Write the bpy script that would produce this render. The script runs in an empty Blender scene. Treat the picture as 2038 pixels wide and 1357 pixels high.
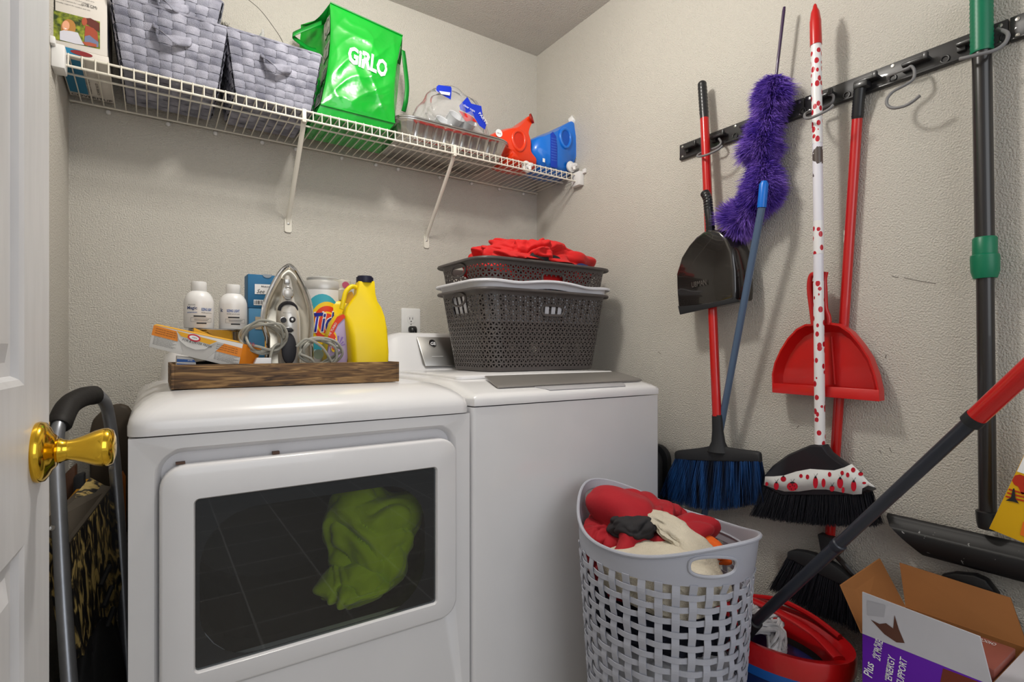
import bpy, bmesh, math, random
from mathutils import Vector, Matrix, noise
V = Vector
SC = bpy.context.scene
C = SC.collection
PI = math.pi

# ---------------------------------------------------------------- camera, world, lights, exposure
F = 1066.0; CX = 1019.0; HY = 694.0; EYE = 1.07; YAW = math.radians(33.85)
FW = (math.sin(YAW), math.cos(YAW)); RT = (math.cos(YAW), -math.sin(YAW))
cd = bpy.data.cameras.new('camera'); cam = bpy.data.objects.new('camera', cd); C.objects.link(cam)
cam.location = (0, 0, EYE); cam.rotation_euler = (PI/2, 0, -YAW)
cd.sensor_width = 36; cd.lens = F/2038*36; cd.shift_y = (HY-678.5)/2038; cd.clip_start = 0.02
SC.camera = cam
SC.view_settings.view_transform = 'Standard'; SC.view_settings.look = 'None'
SC.view_settings.gamma = 1; SC.view_settings.use_curve_mapping = False
SC.view_settings.exposure = 0.0
w = bpy.data.worlds.new('world'); SC.world = w; w.use_nodes = True
w.node_tree.nodes['Background'].inputs[0].default_value = (0.93, 0.96, 1.0, 1)
w.node_tree.nodes['Background'].inputs[1].default_value = 0.55
def area(name, loc, target, sx, sy, power, col, disk=False):
    l = bpy.data.lights.new(name, 'AREA'); l.shape = 'DISK' if disk else 'RECTANGLE'; l.size = sx
    if not disk: l.size_y = sy
    l.energy = power; l.color = col
    o = bpy.data.objects.new(name, l); C.objects.link(o); o.location = loc
    o.rotation_euler = (V(target)-V(loc)).to_track_quat('-Z', 'Y').to_euler()
    return o
pl_ = bpy.data.lights.new('ceiling_lamp_light', 'POINT'); pl_.energy = 30; pl_.color = (1.0, 0.965, 0.91); pl_.shadow_soft_size = 0.07
plo = bpy.data.objects.new('ceiling_lamp_light', pl_); C.objects.link(plo); plo.location = (0.50, 1.05, 2.24)
area('hall_light', (0.35, -1.5, 1.9), (0.6, 1.2, 0.9), 1.6, 1.6, 17, (0.95, 0.97, 1.0))

# ---------------------------------------------------------------- helpers
def P(px, py, x=None, y=None, z=None, d=None):
    u = (px-CX)/F; v = -(py-HY)/F
    D = (FW[0]+u*RT[0], FW[1]+u*RT[1], v)
    if x is not None: t = x/D[0]
    elif y is not None: t = y/D[1]
    elif z is not None: t = (z-EYE)/D[2]
    else: t = d
    return V((D[0]*t, D[1]*t, EYE+D[2]*t))
def lin(c):
    r = []
    for a in c:
        a /= 255.0
        r.append(a/12.92 if a <= 0.04045 else ((a+0.055)/1.055)**2.4)
    return (r[0], r[1], r[2], 1)
MATS = {}
def mat(name, col, rough=0.5, metal=0.0, bump=0.0, bscale=60, var=0.0, vscale=8, stretch=None, coat=0.0, trans=0.0, ior=1.45, alpha=1.0, sheen=0.0, sub=0.0, detail=3, col2=None, bdist=0.002):
    m = bpy.data.materials.new(name); m.use_nodes = True; nt = m.node_tree
    b = nt.nodes['Principled BSDF']
    b.inputs['Base Color'].default_value = lin(col); b.inputs['Roughness'].default_value = rough
    b.inputs['Metallic'].default_value = metal; b.inputs['IOR'].default_value = ior
    b.inputs['Coat Weight'].default_value = coat; b.inputs['Transmission Weight'].default_value = trans
    b.inputs['Alpha'].default_value = alpha; b.inputs['Sheen Weight'].default_value = sheen
    b.inputs['Subsurface Weight'].default_value = sub
    tc = nt.nodes.new('ShaderNodeTexCoord'); mp = nt.nodes.new('ShaderNodeMapping')
    nt.links.new(tc.outputs['Object'], mp.inputs['Vector'])
    if stretch: mp.inputs['Scale'].default_value = stretch
    n1 = nt.nodes.new('ShaderNodeTexNoise'); n1.inputs['Scale'].default_value = vscale; n1.inputs['Detail'].default_value = 5
    nt.links.new(mp.outputs[0], n1.inputs['Vector'])
    mr = nt.nodes.new('ShaderNodeMix'); mr.data_type = 'RGBA'
    v = var if var else 0.03
    c1 = lin(col); c2 = lin(col2) if col2 else tuple([max(0, a*(1-2.2*v)) for a in c1[:3]]+[1])
    mr.inputs[6].default_value = c1; mr.inputs[7].default_value = c2
    rp = nt.nodes.new('ShaderNodeMapRange'); rp.inputs[1].default_value = 0.38; rp.inputs[2].default_value = 0.68
    nt.links.new(n1.outputs[0], rp.inputs[0]); nt.links.new(rp.outputs[0], mr.inputs[0])
    nt.links.new(mr.outputs[2], b.inputs['Base Color'])
    if bump:
        n2 = nt.nodes.new('ShaderNodeTexNoise'); n2.inputs['Scale'].default_value = bscale; n2.inputs['Detail'].default_value = detail
        nt.links.new(mp.outputs[0], n2.inputs['Vector'])
        bp = nt.nodes.new('ShaderNodeBump'); bp.inputs['Strength'].default_value = bump; bp.inputs['Distance'].default_value = bdist
        nt.links.new(n2.outputs[0], bp.inputs['Height']); nt.links.new(bp.outputs[0], b.inputs['Normal'])
    MATS[name] = m
    return m
class MB:
    def __init__(s, M=None): s.v = []; s.f = []; s.M = M
    def pt(s, p):
        p = V(p)
        if s.M is not None: p = s.M @ p
        s.v.append(p); return len(s.v)-1
    def face(s, pts): s.f.append([s.pt(p) for p in pts])
    def box(s, x0, x1, y0, y1, z0, z1):
        i = [s.pt((x, y, z)) for z in (z0, z1) for (x, y) in ((x0, y0), (x1, y0), (x1, y1), (x0, y1))]
        for q in ((0, 3, 2, 1), (4, 5, 6, 7), (0, 1, 5, 4), (1, 2, 6, 5), (2, 3, 7, 6), (3, 0, 4, 7)): s.f.append([i[k] for k in q])
        return s
    def prism(s, poly, off):
        off = V(off); n = len(poly)
        a = [s.pt(p) for p in poly]; b = [s.pt(V(p)+off) for p in poly]
        s.f.append(a[::-1]); s.f.append(b)
        for k in range(n): s.f.append([a[k], a[(k+1) % n], b[(k+1) % n], b[k]])
        return s
    def loft(s, rings, cap0=True, cap1=True, close=True):
        ids = [[s.pt(p) for p in r] for r in rings]
        n = len(ids[0])
        for a, b in zip(ids[:-1], ids[1:]):
            for k in range(n if close else n-1): s.f.append([a[k], a[(k+1) % n], b[(k+1) % n], b[k]])
        if cap0 and close: s.f.append(ids[0][::-1])
        if cap1 and close: s.f.append(ids[-1])
        return s
    def tube(s, pts, r, n=10, cap=True, flat=1.0, closed=False, up=None):
        pts = [V(p) for p in pts]; m = len(pts)
        rr = r if isinstance(r, (list, tuple)) else [r]*m
        t0 = (pts[1]-pts[0]).normalized()
        if up is not None: nn = V(up)
        else: nn = t0.orthogonal()
        nn = (nn-t0*nn.dot(t0)).normalized()
        rings = []
        for k in range(m):
            if closed: t = (pts[(k+1) % m]-pts[k-1]).normalized()
            elif k == 0: t = t0
            elif k == m-1: t = (pts[k]-pts[k-1]).normalized()
            else: t = ((pts[k+1]-pts[k]).normalized()+(pts[k]-pts[k-1]).normalized()).normalized()
            if up is not None: nn = V(up)
            nn = (nn-t*nn.dot(t)).normalized(); bb = t.cross(nn)
            rings.append([pts[k]+(nn*math.cos(2*PI*j/n)*flat+bb*math.sin(2*PI*j/n))*rr[k] for j in range(n)])
        if closed: rings.append(rings[0]); cap = False
        s.loft(rings, cap, cap); return s
    def lathe(s, prof, c, axis=(0, 0, 1), n=28, sx=1, sy=1, cap=True):
        ax = V(axis).normalized(); q = V((0, 0, 1)).rotation_difference(ax)
        s.loft([[V(c)+q @ V((r*sx*math.cos(2*PI*j/n), r*sy*math.sin(2*PI*j/n), z)) for j in range(n)] for r, z in prof], cap, cap)
        return s
    def grid(s, fn, nu, nv):
        ids = [[s.pt(fn(i/nu, j/nv)) for j in range(nv+1)] for i in range(nu+1)]
        for i in range(nu):
            for j in range(nv): s.f.append([ids[i][j], ids[i+1][j], ids[i+1][j+1], ids[i][j+1]])
        return s
    def ell(s, c, r, n=16, m=10):
        c = V(c)
        rings = []
        for i in range(1, m):
            a = PI*i/m
            rings.append([c+V((r[0]*math.sin(a)*math.cos(2*PI*j/n), r[1]*math.sin(a)*math.sin(2*PI*j/n), -r[2]*math.cos(a))) for j in range(n)])
        s.loft(rings); return s
def wloc(o):
    p = V((0, 0, 0))
    while o is not None: p = p+o.location; o = o.parent
    return p
def make(name, mb, m, parent=None, bevel=0, bseg=2, smooth=True, sub=0, label=None, solid=0, sharp=38, loc=None, kind=None):
    me = bpy.data.meshes.new(name)
    base = wloc(parent) if parent else V((0, 0, 0))
    if loc is not None: base = base+V(loc)
    me.from_pydata([tuple(p-base) for p in mb.v], [], mb.f); me.validate()
    bm = bmesh.new(); bm.from_mesh(me)
    bmesh.ops.remove_doubles(bm, verts=bm.verts, dist=1e-5)
    bmesh.ops.recalc_face_normals(bm, faces=bm.faces)
    if bevel:
        es = [e for e in bm.edges if len(e.link_faces) == 2 and e.calc_face_angle(0) > math.radians(30)]
        bmesh.ops.bevel(bm, geom=es, offset=bevel, segments=bseg, affect='EDGES', profile=0.5, clamp_overlap=True)
    bm.to_mesh(me); bm.free()
    if smooth:
        for p in me.polygons: p.use_smooth = True
        me.set_sharp_from_angle(angle=math.radians(sharp))
    me.materials.append(m)
    o = bpy.data.objects.new(name, me); C.objects.link(o)
    if loc is not None: o.location = loc
    if parent: o.parent = parent
    if sub:
        q = o.modifiers.new('sub', 'SUBSURF'); q.levels = sub; q.render_levels = sub
    if solid:
        q = o.modifiers.new('solid', 'SOLIDIFY'); q.thickness = solid; q.offset = 0
    if label: o['label'] = label
    if kind: o['kind'] = kind
    return o
def thing(name, label, cat, loc, group=None):
    o = bpy.data.objects.new(name, None); C.objects.link(o); o.location = loc; o.empty_display_size = 0.02
    o['label'] = label; o['category'] = cat
    if group: o['group'] = group
    return o
def tag(o, label, cat, group=None):
    o['label'] = label; o['category'] = cat
    if group: o['group'] = group
    return o
def centred(name, mb, m, label, cat, group=None, **k):
    c = V((0, 0, 0)); zs = min(p.z for p in mb.v)
    for p in mb.v: c += p
    c /= len(mb.v); c.z = zs
    return tag(make(name, mb, m, None, loc=c, **k), label, cat, group)
def copy_tree(o, parent=None):
    c = o.copy(); C.objects.link(c)
    if parent: c.parent = parent
    for ch in [q for q in bpy.data.objects if q.parent == o]: copy_tree(ch, c)
    return c
def text(s, m, parent, o, ux, uy, h=None, w=None, name='lettering', shear=0, bold=0.0, fn=None, sp=1.0, thick=0.0002):
    cu = bpy.data.curves.new('t', 'FONT'); cu.body = s; cu.size = 1; cu.shear = shear; cu.offset = bold; cu.space_character = sp
    cu.resolution_u = 2
    ob = bpy.data.objects.new('t', cu); me = bpy.data.meshes.new_from_object(ob)
    if not me.vertices: return None
    xs = [v.co.x for v in me.vertices]; ys = [v.co.y for v in me.vertices]
    x0, x1, y0, y1 = min(xs), max(xs), min(ys), max(ys)
    sh = (h/(y1-y0)) if h else w/(x1-x0); sw = (w/(x1-x0)) if w else sh
    ux = V(ux).normalized() if ux is not None else None
    if ux is not None: uy = V(uy).normalized(); nn = ux.cross(uy)
    base = wloc(parent) if parent else V((0, 0, 0))
    for v in me.vertices:
        a = (v.co.x-x0)*sw; b = (v.co.y-y0)*sh
        if fn: q = fn(a, b)
        else: q = V(o)+ux*a+uy*b+nn*thick
        v.co = q-base
    me.materials.append(m); me.name = name
    t = bpy.data.objects.new(name, me); C.objects.link(t)
    if parent: t.parent = parent
    bpy.data.objects.remove(ob)
    return t
def decal(name, pts, m, parent, label=None):
    mb = MB(); mb.face(pts)
    return make(name, mb, m, parent, smooth=False, label=label)
def disc(c, ux, uy, rx, ry, n=24):
    return [V(c)+V(ux)*rx*math.cos(2*PI*k/n)+V(uy)*ry*math.sin(2*PI*k/n) for k in range(n)]
def rrect(w, h, r, n=5):
    out = []
    for (cx, cy, a0) in ((w/2-r, h/2-r, 0), (-w/2+r, h/2-r, PI/2), (-w/2+r, -h/2+r, PI), (w/2-r, -h/2+r, 1.5*PI)):
        for k in range(n+1):
            a = a0+PI/2*k/n; out.append((cx+r*math.cos(a), cy+r*math.sin(a)))
    return out
def struct(name, mb, m, **k):
    o = make(name, mb, m, None, **k); o['kind'] = 'structure'; return o
def smoothpath(pts, n=8, closed=False):
    pts = [V(p) for p in pts]; out = []; m = len(pts)
    rng = range(m) if closed else range(m-1)
    for i in rng:
        p0 = pts[i-1] if (closed or i > 0) else pts[0]; p1 = pts[i]; p2 = pts[(i+1) % m]; p3 = pts[(i+2) % m] if (closed or i+2 < m) else pts[-1]
        for k in range(n):
            t = k/n
            out.append(0.5*((2*p1)+(-p0+p2)*t+(2*p0-5*p1+4*p2-p3)*t*t+(-p0+3*p1-3*p2+p3)*t**3))
    if not closed: out.append(pts[-1])
    return out
def heap(c, r, seed, amp=0.2, freq=1.0, sub=6, flat=None, warp=1.0, tilt=0.0):
    """crumpled cloth body: a ball with warped drapery folds and a few sharp creases"""
    bm = bmesh.new(); bmesh.ops.create_icosphere(bm, subdivisions=sub, radius=1)
    rnd = random.Random(seed); off = V((seed*7.3, seed*3.1, seed*1.7)); c = V(c); mb = MB()
    dirs = [V((rnd.uniform(-1, 1), rnd.uniform(-1, 1), rnd.uniform(-0.5, 0.5))).normalized() for _ in range(3)]
    for v in bm.verts:
        p = v.co.copy()
        wv = noise.noise_vector(p*1.1*freq+off)
        q = p+V(wv)*0.55*warp
        h = 0.0
        for k, (d_, f_, a_) in enumerate(zip(dirs, (3.2, 6.0, 10.0), (1.0, 0.50, 0.16))):
            m_ = 0.5+0.9*noise.noise(p*1.6*freq+off*(k+2))
            s_ = math.sin(q.dot(d_)*f_*freq+4*noise.noise(q*0.9+off*k))
            h += a_*max(0.0, m_)*(abs(s_)**0.85)*1.15
        l = 1+amp*(h-0.55)+amp*1.2*noise.noise(p*1.1+off)
        p = p*l
        mb.v.append(c+V((p.x*r[0], p.y*r[1], p.z*r[2])))
        if flat is not None and mb.v[-1].z < flat: mb.v[-1].z = flat
    bm.verts.index_update()
    mb.f = [[v.index for v in f.verts] for f in bm.faces]; bm.free()
    return mb

# ---------------------------------------------------------------- materials
wallm = mat('wall_paint', (205, 200, 190), 0.8, bump=0.85, bscale=250, var=0.02, vscale=2, detail=4, bdist=0.0065)
ceilm = mat('ceiling_paint', (196, 192, 185), 0.85, bump=0.8, bscale=150, var=0.02, detail=6, bdist=0.006)
doorm = mat('door_paint', (218, 217, 218), 0.42, bump=0.12, bscale=40, stretch=(6, 6, 1), bdist=0.001)
white = mat('white_enamel', (226, 225, 226), 0.22, coat=0.5, var=0.01)
greyw = mat('white_enamel_recess', (214, 213, 216), 0.3, var=0.01)
wplast = mat('white_plastic', (225, 224, 222), 0.35)
wirem = mat('vinyl_coated_wire', (224, 219, 206), 0.4)
blackp = mat('black_plastic', (28, 28, 30), 0.35, coat=0.2)
blackm = mat('black_matt', (30, 31, 34), 0.6)
blackfab = mat('black_fabric', (22, 22, 24), 0.8, bump=0.3, bscale=90)
greyrub = mat('grey_rubber_coat', (118, 117, 118), 0.5)
steel = mat('satin_steel', (196, 194, 190), 0.33, metal=1.0, bump=0.04, bscale=300)
chrome = mat('chrome', (225, 225, 225), 0.08, metal=1.0)
alum = mat('aluminium', (160, 163, 170), 0.38, metal=0.85, bump=0.06, bscale=120, var=0.08, vscale=15)
brass = mat('polished_brass', (236, 190, 60), 0.13, metal=1.0)
redp = mat('red_plastic', (196, 12, 12), 0.32, coat=0.3, var=0.05, vscale=12)
redtube = mat('red_tube_paint', (190, 16, 14), 0.28, coat=0.4)
greenp = mat('green_plastic', (0, 112, 78), 0.38)
brownp = mat('brown_basket_plastic', (82, 76, 74), 0.45, var=0.04)
greyp = mat('grey_hamper_plastic', (172, 174, 184), 0.42, var=0.02)
textblack = mat('print_black', (28, 28, 32), 0.6)
textwhite = mat('print_white', (238, 238, 238), 0.6)
textblue = mat('print_blue', (24, 82, 160), 0.5)
carton = mat('corrugated_cardboard', (146, 94, 48), 0.85, var=0.08, vscale=6, bump=0.15, bscale=50)

# ---------------------------------------------------------------- the room
XL, XR, YB, ZC = -0.202, 1.48, 2.0, 2.427
struct('wall_back', MB().box(XL-0.1, XR+0.1, YB, YB+0.1, 0, ZC), wallm, smooth=False)
wall_r = struct('wall_right', MB().box(XR, XR+0.1, -0.6, YB, 0, ZC), wallm, smooth=False)
struct('wall_left', MB().box(XL-0.1, XL, -0.05, YB, 0, ZC), wallm, smooth=False)
struct('ceiling', MB().box(XL-0.1, XR+0.1, -0.6, YB+0.1, ZC, ZC+0.1), ceilm, smooth=False)
scuff = mat('scuff_grey', (96, 90, 84), 0.8)
for pts_ in (((1775, 549), (1784, 552), (1788, 551)), ((1800, 553), (1830, 559), (1862, 564)), ((1751, 896), (1754, 902)), ((1770, 890), (1774, 900)), ((1762, 712), (1764, 706)), ((1310, 700), (1316, 704)), ((1590, 846), (1586, 852))):
    make('scuff_mark', MB().tube([P(a, b_, x=XR-0.0006) for a, b_ in pts_], 0.0007, 4), scuff, wall_r)
fl = bpy.data.materials.new('floor_tile'); fl.use_nodes = True
nt = fl.node_tree; b = nt.nodes['Principled BSDF']; br = nt.nodes.new('ShaderNodeTexBrick'); tc = nt.nodes.new('ShaderNodeTexCoord')
br.offset = 0; br.inputs['Scale'].default_value = 1; br.inputs['Brick Width'].default_value = 0.33; br.inputs['Row Height'].default_value = 0.33
br.inputs['Mortar Size'].default_value = 0.004; br.inputs['Color1'].default_value = lin((176, 168, 156)); br.inputs['Color2'].default_value = lin((166, 160, 150)); br.inputs['Mortar'].default_value = lin((225, 220, 212))
nt.links.new(tc.outputs['Object'], br.inputs['Vector']); nt.links.new(br.outputs[0], b.inputs['Base Color']); b.inputs['Roughness'].default_value = 0.35
struct('floor', MB().box(-2.4, 2.6, -3.4, YB+0.1, -0.1, 0), fl, smooth=False)
struct('baseboard_right', MB().box(XR-0.013, XR, -0.6, YB, 0, 0.085), doorm, bevel=0.003)
struct('baseboard_back', MB().box(XL, XR-0.013, YB-0.013, YB, 0, 0.085), doorm, bevel=0.003)

# open door on the left, folded back along the left wall
Md = Matrix.Translation((-0.152, 0, 0)) @ Matrix.Rotation(-math.radians(3.05), 4, 'Z')
D0, D1 = 0.10, 0.866
mb = MB(Md)
T = -0.035
S1 = D1-0.113; S0 = D0+0.113; M0 = (S0+S1)/2-0.045; M1 = (S0+S1)/2+0.045
def dbox(y0, y1, z0, z1): mb.box(T, 0, y0, y1, z0, z1)
dbox(S1, D1, 0.01, 2.03); dbox(D0, S0, 0.01, 2.03); dbox(M0, M1, 0.01, 2.03)
pan_rows = [(0.24, 0.865), (1.032, 1.64), (1.75, 1.92)]
zz = [0.01]+[q for r_ in pan_rows for q in r_]+[2.03]
for a, b_ in zip(zz[0::2], zz[1::2]):
    dbox(S0, M0, a, b_); dbox(M1, S1, a, b_)
for (pz0, pz1) in pan_rows:
    for (py0, py1) in ((S0, M0), (M1, S1)):
        rings = []
        for (ins, xx) in ((0, 0), (0.006, -0.003), (0.010, -0.009), (0.024, -0.010), (0.043, -0.003), (0.047, -0.003)):
            rings.append([(xx, py0+ins, pz0+ins), (xx, py1-ins, pz0+ins), (xx, py1-ins, pz1-ins), (xx, py0+ins, pz1-ins)])
        mb.loft(rings, False, True)
        mb.face([(T, py0, pz0), (T, py0, pz1), (T, py1, pz1), (T, py1, pz0)])
door = struct('door_1', mb, doorm, smooth=False, loc=(-0.152, 0.10, 0))
mb = MB(Md)
kc = (0.0, D1-0.063, 0.953)
mb.lathe([(0.0335, 0.0), (0.0345, 0.003), (0.033, 0.008), (0.027, 0.012), (0.021, 0.0145), (0.0175, 0.018)], kc, (1, 0, 0), 40)
k1 = make('knob_rose', mb, brass, door, sharp=60)
mb = MB(Md)
mb.lathe([(0.012, 0.010), (0.0115, 0.016), (0.014, 0.019), (0.0145, 0.021), (0.0125, 0.024), (0.0115, 0.029), (0.0125, 0.034), (0.016, 0.043), (0.0205, 0.053), (0.0225, 0.060), (0.0225, 0.065), (0.020, 0.070), (0.012, 0.0725), (0.002, 0.073)], kc, (1, 0, 0), 40)
k2 = make('door_knob', mb, brass, door, sharp=60)
mb = MB(Md); mb.box(-0.036, 0.0005, D1-0.0005, D1+0.0012, 0.925, 0.98); make('latch_plate', mb, brass, door)

# ---------------------------------------------------------------- dryer
dx0, dx1, dy = -0.036, 0.649, 1.155
dc = (dx0+dx1)/2
dryer = thing('clothes_dryer', 'white front-loading clothes dryer with a wide dark door window and green cloth inside', 'dryer', (dc, 1.52, 0))
# cabinet with a hollow front
mb = MB()
hx0, hx1, hz0, hz1 = 0.002, 0.612, 0.425, 0.888
yb = 1.90
def rr_ring(cx, cz, w_, h_, r_, y_, n=7): return [(cx+a, y_, cz+b_) for a, b_ in rrect(w_, h_, r_, n)]
hcx, hcz, hw, hh = (hx0+hx1)/2, (hz0+hz1)/2, hx1-hx0, hz1-hz0
inner = rr_ring(hcx, hcz, hw, hh, 0.045, dy)
# front sheet between outer rect and rounded hole
def framed(mb, outer, inner_ring, y_, n=7):
    (ox0, ox1, oz0, oz1) = outer
    cor = [(ox1, y_, oz1), (ox0, y_, oz1), (ox0, y_, oz0), (ox1, y_, oz0)]
    for k in range(4):
        seg = inner_ring[k*(n+1):(k+1)*(n+1)]
        for a, b_ in zip(seg[:-1], seg[1:]): mb.face([cor[k], a, b_])
        nx = inner_ring[((k+1)*(n+1)) % len(inner_ring)]
        mb.face([cor[k], seg[-1], nx, cor[(k+1) % 4]])
framed(mb, (dx0, dx1, 0.02, 0.911), inner, dy)
mb.loft([inner, rr_ring(hcx, hcz, hw-0.006, hh-0.006, 0.043, dy+0.004), rr_ring(hcx, hcz, hw-0.022, hh-0.022, 0.036, dy+0.022)], False, False)
mb.face([(dx0, dy, 0.02), (dx0, yb, 0.02), (dx0, yb, 0.911), (dx0, dy, 0.911)])
mb.face([(dx1, dy, 0.02), (dx1, yb, 0.02), (dx1, yb, 0.911), (dx1, dy, 0.911)])
mb.face([(dx0, yb, 0.02), (dx1, yb, 0.02), (dx1, yb, 0.911), (dx0, yb, 0.911)])
mb.face([(dx0, dy, 0.02), (dx1, dy, 0.02), (dx1, yb, 0.02), (dx0, yb, 0.02)])
mb.face([(dx0, dy, 0.911), (dx1, dy, 0.911), (dx1, yb, 0.911), (dx0, yb, 0.911)])
cabinet = make('cabinet', mb, white, dryer, sharp=50)
for sx in (dx0+0.05, dx1-0.05):
    for sy in (dy+0.05, yb-0.05): make('foot', MB().lathe([(0.018, 0.0), (0.018, 0.02)], (sx, sy, 0), n=12), blackm, dryer)
# back plate of the recess with a rounded drum opening
mb = MB()
oc = rr_ring(0.318, 0.635, 0.50, 0.37, 0.14, dy+0.022)
framed(mb, (hx0+0.011, hx1-0.011, hz0+0.011, hz1-0.011), oc, dy+0.022)
make('door_surround', mb, greyw, dryer, sharp=50)
darkin = mat('drum_dark_steel', (70, 68, 68), 0.45, metal=0.3)
mb = MB()
mb.loft([oc, rr_ring(0.318, 0.635, 0.50, 0.37, 0.14, dy+0.10), rr_ring(0.318, 0.64, 0.54, 0.50, 0.24, dy+0.12), rr_ring(0.318, 0.64, 0.54, 0.50, 0.24, dy+0.60)], False, True)
make('drum', mb, darkin, dryer)
# top cover, domed
def top_cover(x0, x1, yf, yb_, zs, rise, name, m, parent, ex=0.002):
    mb = MB(); rings = []
    for (ins, dz) in ((0, 0.0), (0, 0.018), (0.004, 0.030), (0.014, 0.042), (0.034, 0.055), (0.065, 0.066), (0.10, rise-0.001), (0.13, rise)):
        r_ = 0.030+ins*0.6
        rings.append([((x0+x1)/2+a, (yf+yb_)/2+b_, zs+dz) for a, b_ in rrect(x1-x0+2*ex-2*ins*0.62, yb_-yf+2*ex-2*ins*0.95, min(r_, 0.09), 6)])
    mb.loft(rings); return make(name, mb, m, parent, sharp=60)
top_cover(dx0, dx1, dy-0.004, yb, 0.914, 0.072, 'top_cover', white, dryer)
# console low at the rear
mb = MB(); rings = []
for xx, sc in ((0.02, 0.35), (0.03, 0.75), (0.06, 1.0), (0.60, 1.0), (0.628, 0.75), (0.64, 0.35)):
    rings.append([(xx, 1.895-a*(0.3+0.7*sc) if a else 1.895, 0.984+h_*sc) for a, h_ in ((0, 0), (0.22, 0), (0.19, 0.03), (0.14, 0.075), (0.09, 0.09), (0.0, 0.09))])
mb.loft(rings); make('control_console', mb, white, dryer, sharp=50)
# door
ddoor = None
mb = MB()
dcx, dcz, dw, dh = 0.3075, 0.6455, 0.596, 0.424
yo = 1.138
wo = rr_ring(0.308, 0.634, 0.492, 0.322, 0.010, yo)
outer_r = rr_ring(dcx, dcz, dw, dh, 0.042, yo)
mb.loft([rr_ring(dcx, dcz, dw-0.004, dh-0.004, 0.040, 1.172), rr_ring(dcx, dcz, dw, dh, 0.042, 1.166), rr_ring(dcx, dcz, dw, dh, 0.042, yo+0.006), rr_ring(dcx, dcz, dw-0.004, dh-0.004, 0.040, yo+0.0015), rr_ring(dcx, dcz, dw-0.012, dh-0.012, 0.036, yo), wo, rr_ring(0.308, 0.634, 0.486, 0.316, 0.007, yo+0.005), rr_ring(0.308, 0.634, 0.486, 0.316, 0.007, 1.172)], False, False)
ddoor = make('door', mb, white, dryer, sharp=50)
gm = bpy.data.materials.new('tinted_door_glass'); gm.use_nodes = True; nt = gm.node_tree; nt.nodes.remove(nt.nodes['Principled BSDF'])
mx = nt.nodes.new('ShaderNodeMixShader'); tr = nt.nodes.new('ShaderNodeBsdfTransparent'); gl = nt.nodes.new('ShaderNodeBsdfGlossy'); fr = nt.nodes.new('ShaderNodeFresnel')
tr.inputs[0].default_value = (0.64, 0.68, 0.70, 1); gl.inputs['Roughness'].default_value = 0.02; fr.inputs[0].default_value = 1.68
nt.links.new(fr.outputs[0], mx.inputs[0]); nt.links.new(tr.outputs[0], mx.inputs[1]); nt.links.new(gl.outputs[0], mx.inputs[2])
nt.links.new(mx.outputs[0], nt.nodes['Material Output'].inputs[0])
mb = MB(); mb.face([(0.0655, yo+0.006, 0.477), (0.5505, yo+0.006, 0.477), (0.5505, yo+0.006, 0.791), (0.0655, yo+0.006, 0.791)])
make('window_glass', mb, gm, ddoor, smooth=False)
for hz in (0.0,): 
    rust = mat('rust_brown', (95, 70, 58), 0.7)
    make('door_catch', MB().box(0.035, 0.05, 1.160, 1.170, 0.857, 0.861), rust, ddoor); make('door_catch', MB().box(0.20, 0.213, 1.160, 1.170, 0.857, 0.863), rust, ddoor)
    mb = MB(); lin_o = rr_ring(0.318, 0.635, 0.46, 0.36, 0.12, 1.150)
    framed(mb, (0.064, 0.552, 0.470, 0.798), rr_ring(0.300, 0.62, 0.455, 0.285, 0.10, 1.152), 1.152)
    make('window_liner', mb, mat('liner_dark', (30, 31, 38), 0.4), ddoor)
# green garment in the drum
gcl = mat('green_cloth', (196, 222, 24), 0.75, bump=0.2, bscale=120, sheen=0.3, var=0.06, vscale=14)
mb = heap((0.455, 1.300, 0.60), (0.115, 0.10, 0.135), 4, amp=0.22)
def clampit(mb, x0, x1, y0, y1, z0, z1):
    for p in mb.v:
        p.x = min(max(p.x, x0), x1); p.y = min(max(p.y, y0), y1); p.z = min(max(p.z, z0), z1)
mb2 = heap((0.40, 1.258, 0.52), (0.09, 0.07, 0.055), 9, amp=0.2)
n0 = len(mb.v); mb.v += mb2.v; mb.f += [[i+n0 for i in f] for f in mb2.f]
clampit(mb, 0.08, 0.56, 1.183, 1.7, 0.452, 0.80)
centred('green_cloth', mb, gcl, 'bright green cloth bundle lying behind the dark dryer window', 'cloth')

# ---------------------------------------------------------------- washer
wx0, wx1, wyb = 0.656, 1.340, 1.92
wc = (wx0+wx1)/2
washer = thing('washing_machine', 'white top-loading washing machine with grey lid strip beside the dryer', 'washer', (wc, 1.54, 0))
mb = MB()
mb.loft([[(wc+a, (dy+wyb)/2+b_, z) for a, b_ in rrect(wx1-wx0, wyb-dy, 0.012, 4)] for z in (0.02, 0.924)])
make('cabinet', mb, white, washer, sharp=50)
for sx in (wx0+0.05, wx1-0.05):
    for sy in (dy+0.05, wyb-0.05): make('foot', MB().lathe([(0.018, 0.0), (0.018, 0.02)], (sx, sy, 0), n=12), blackm, washer)
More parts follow.
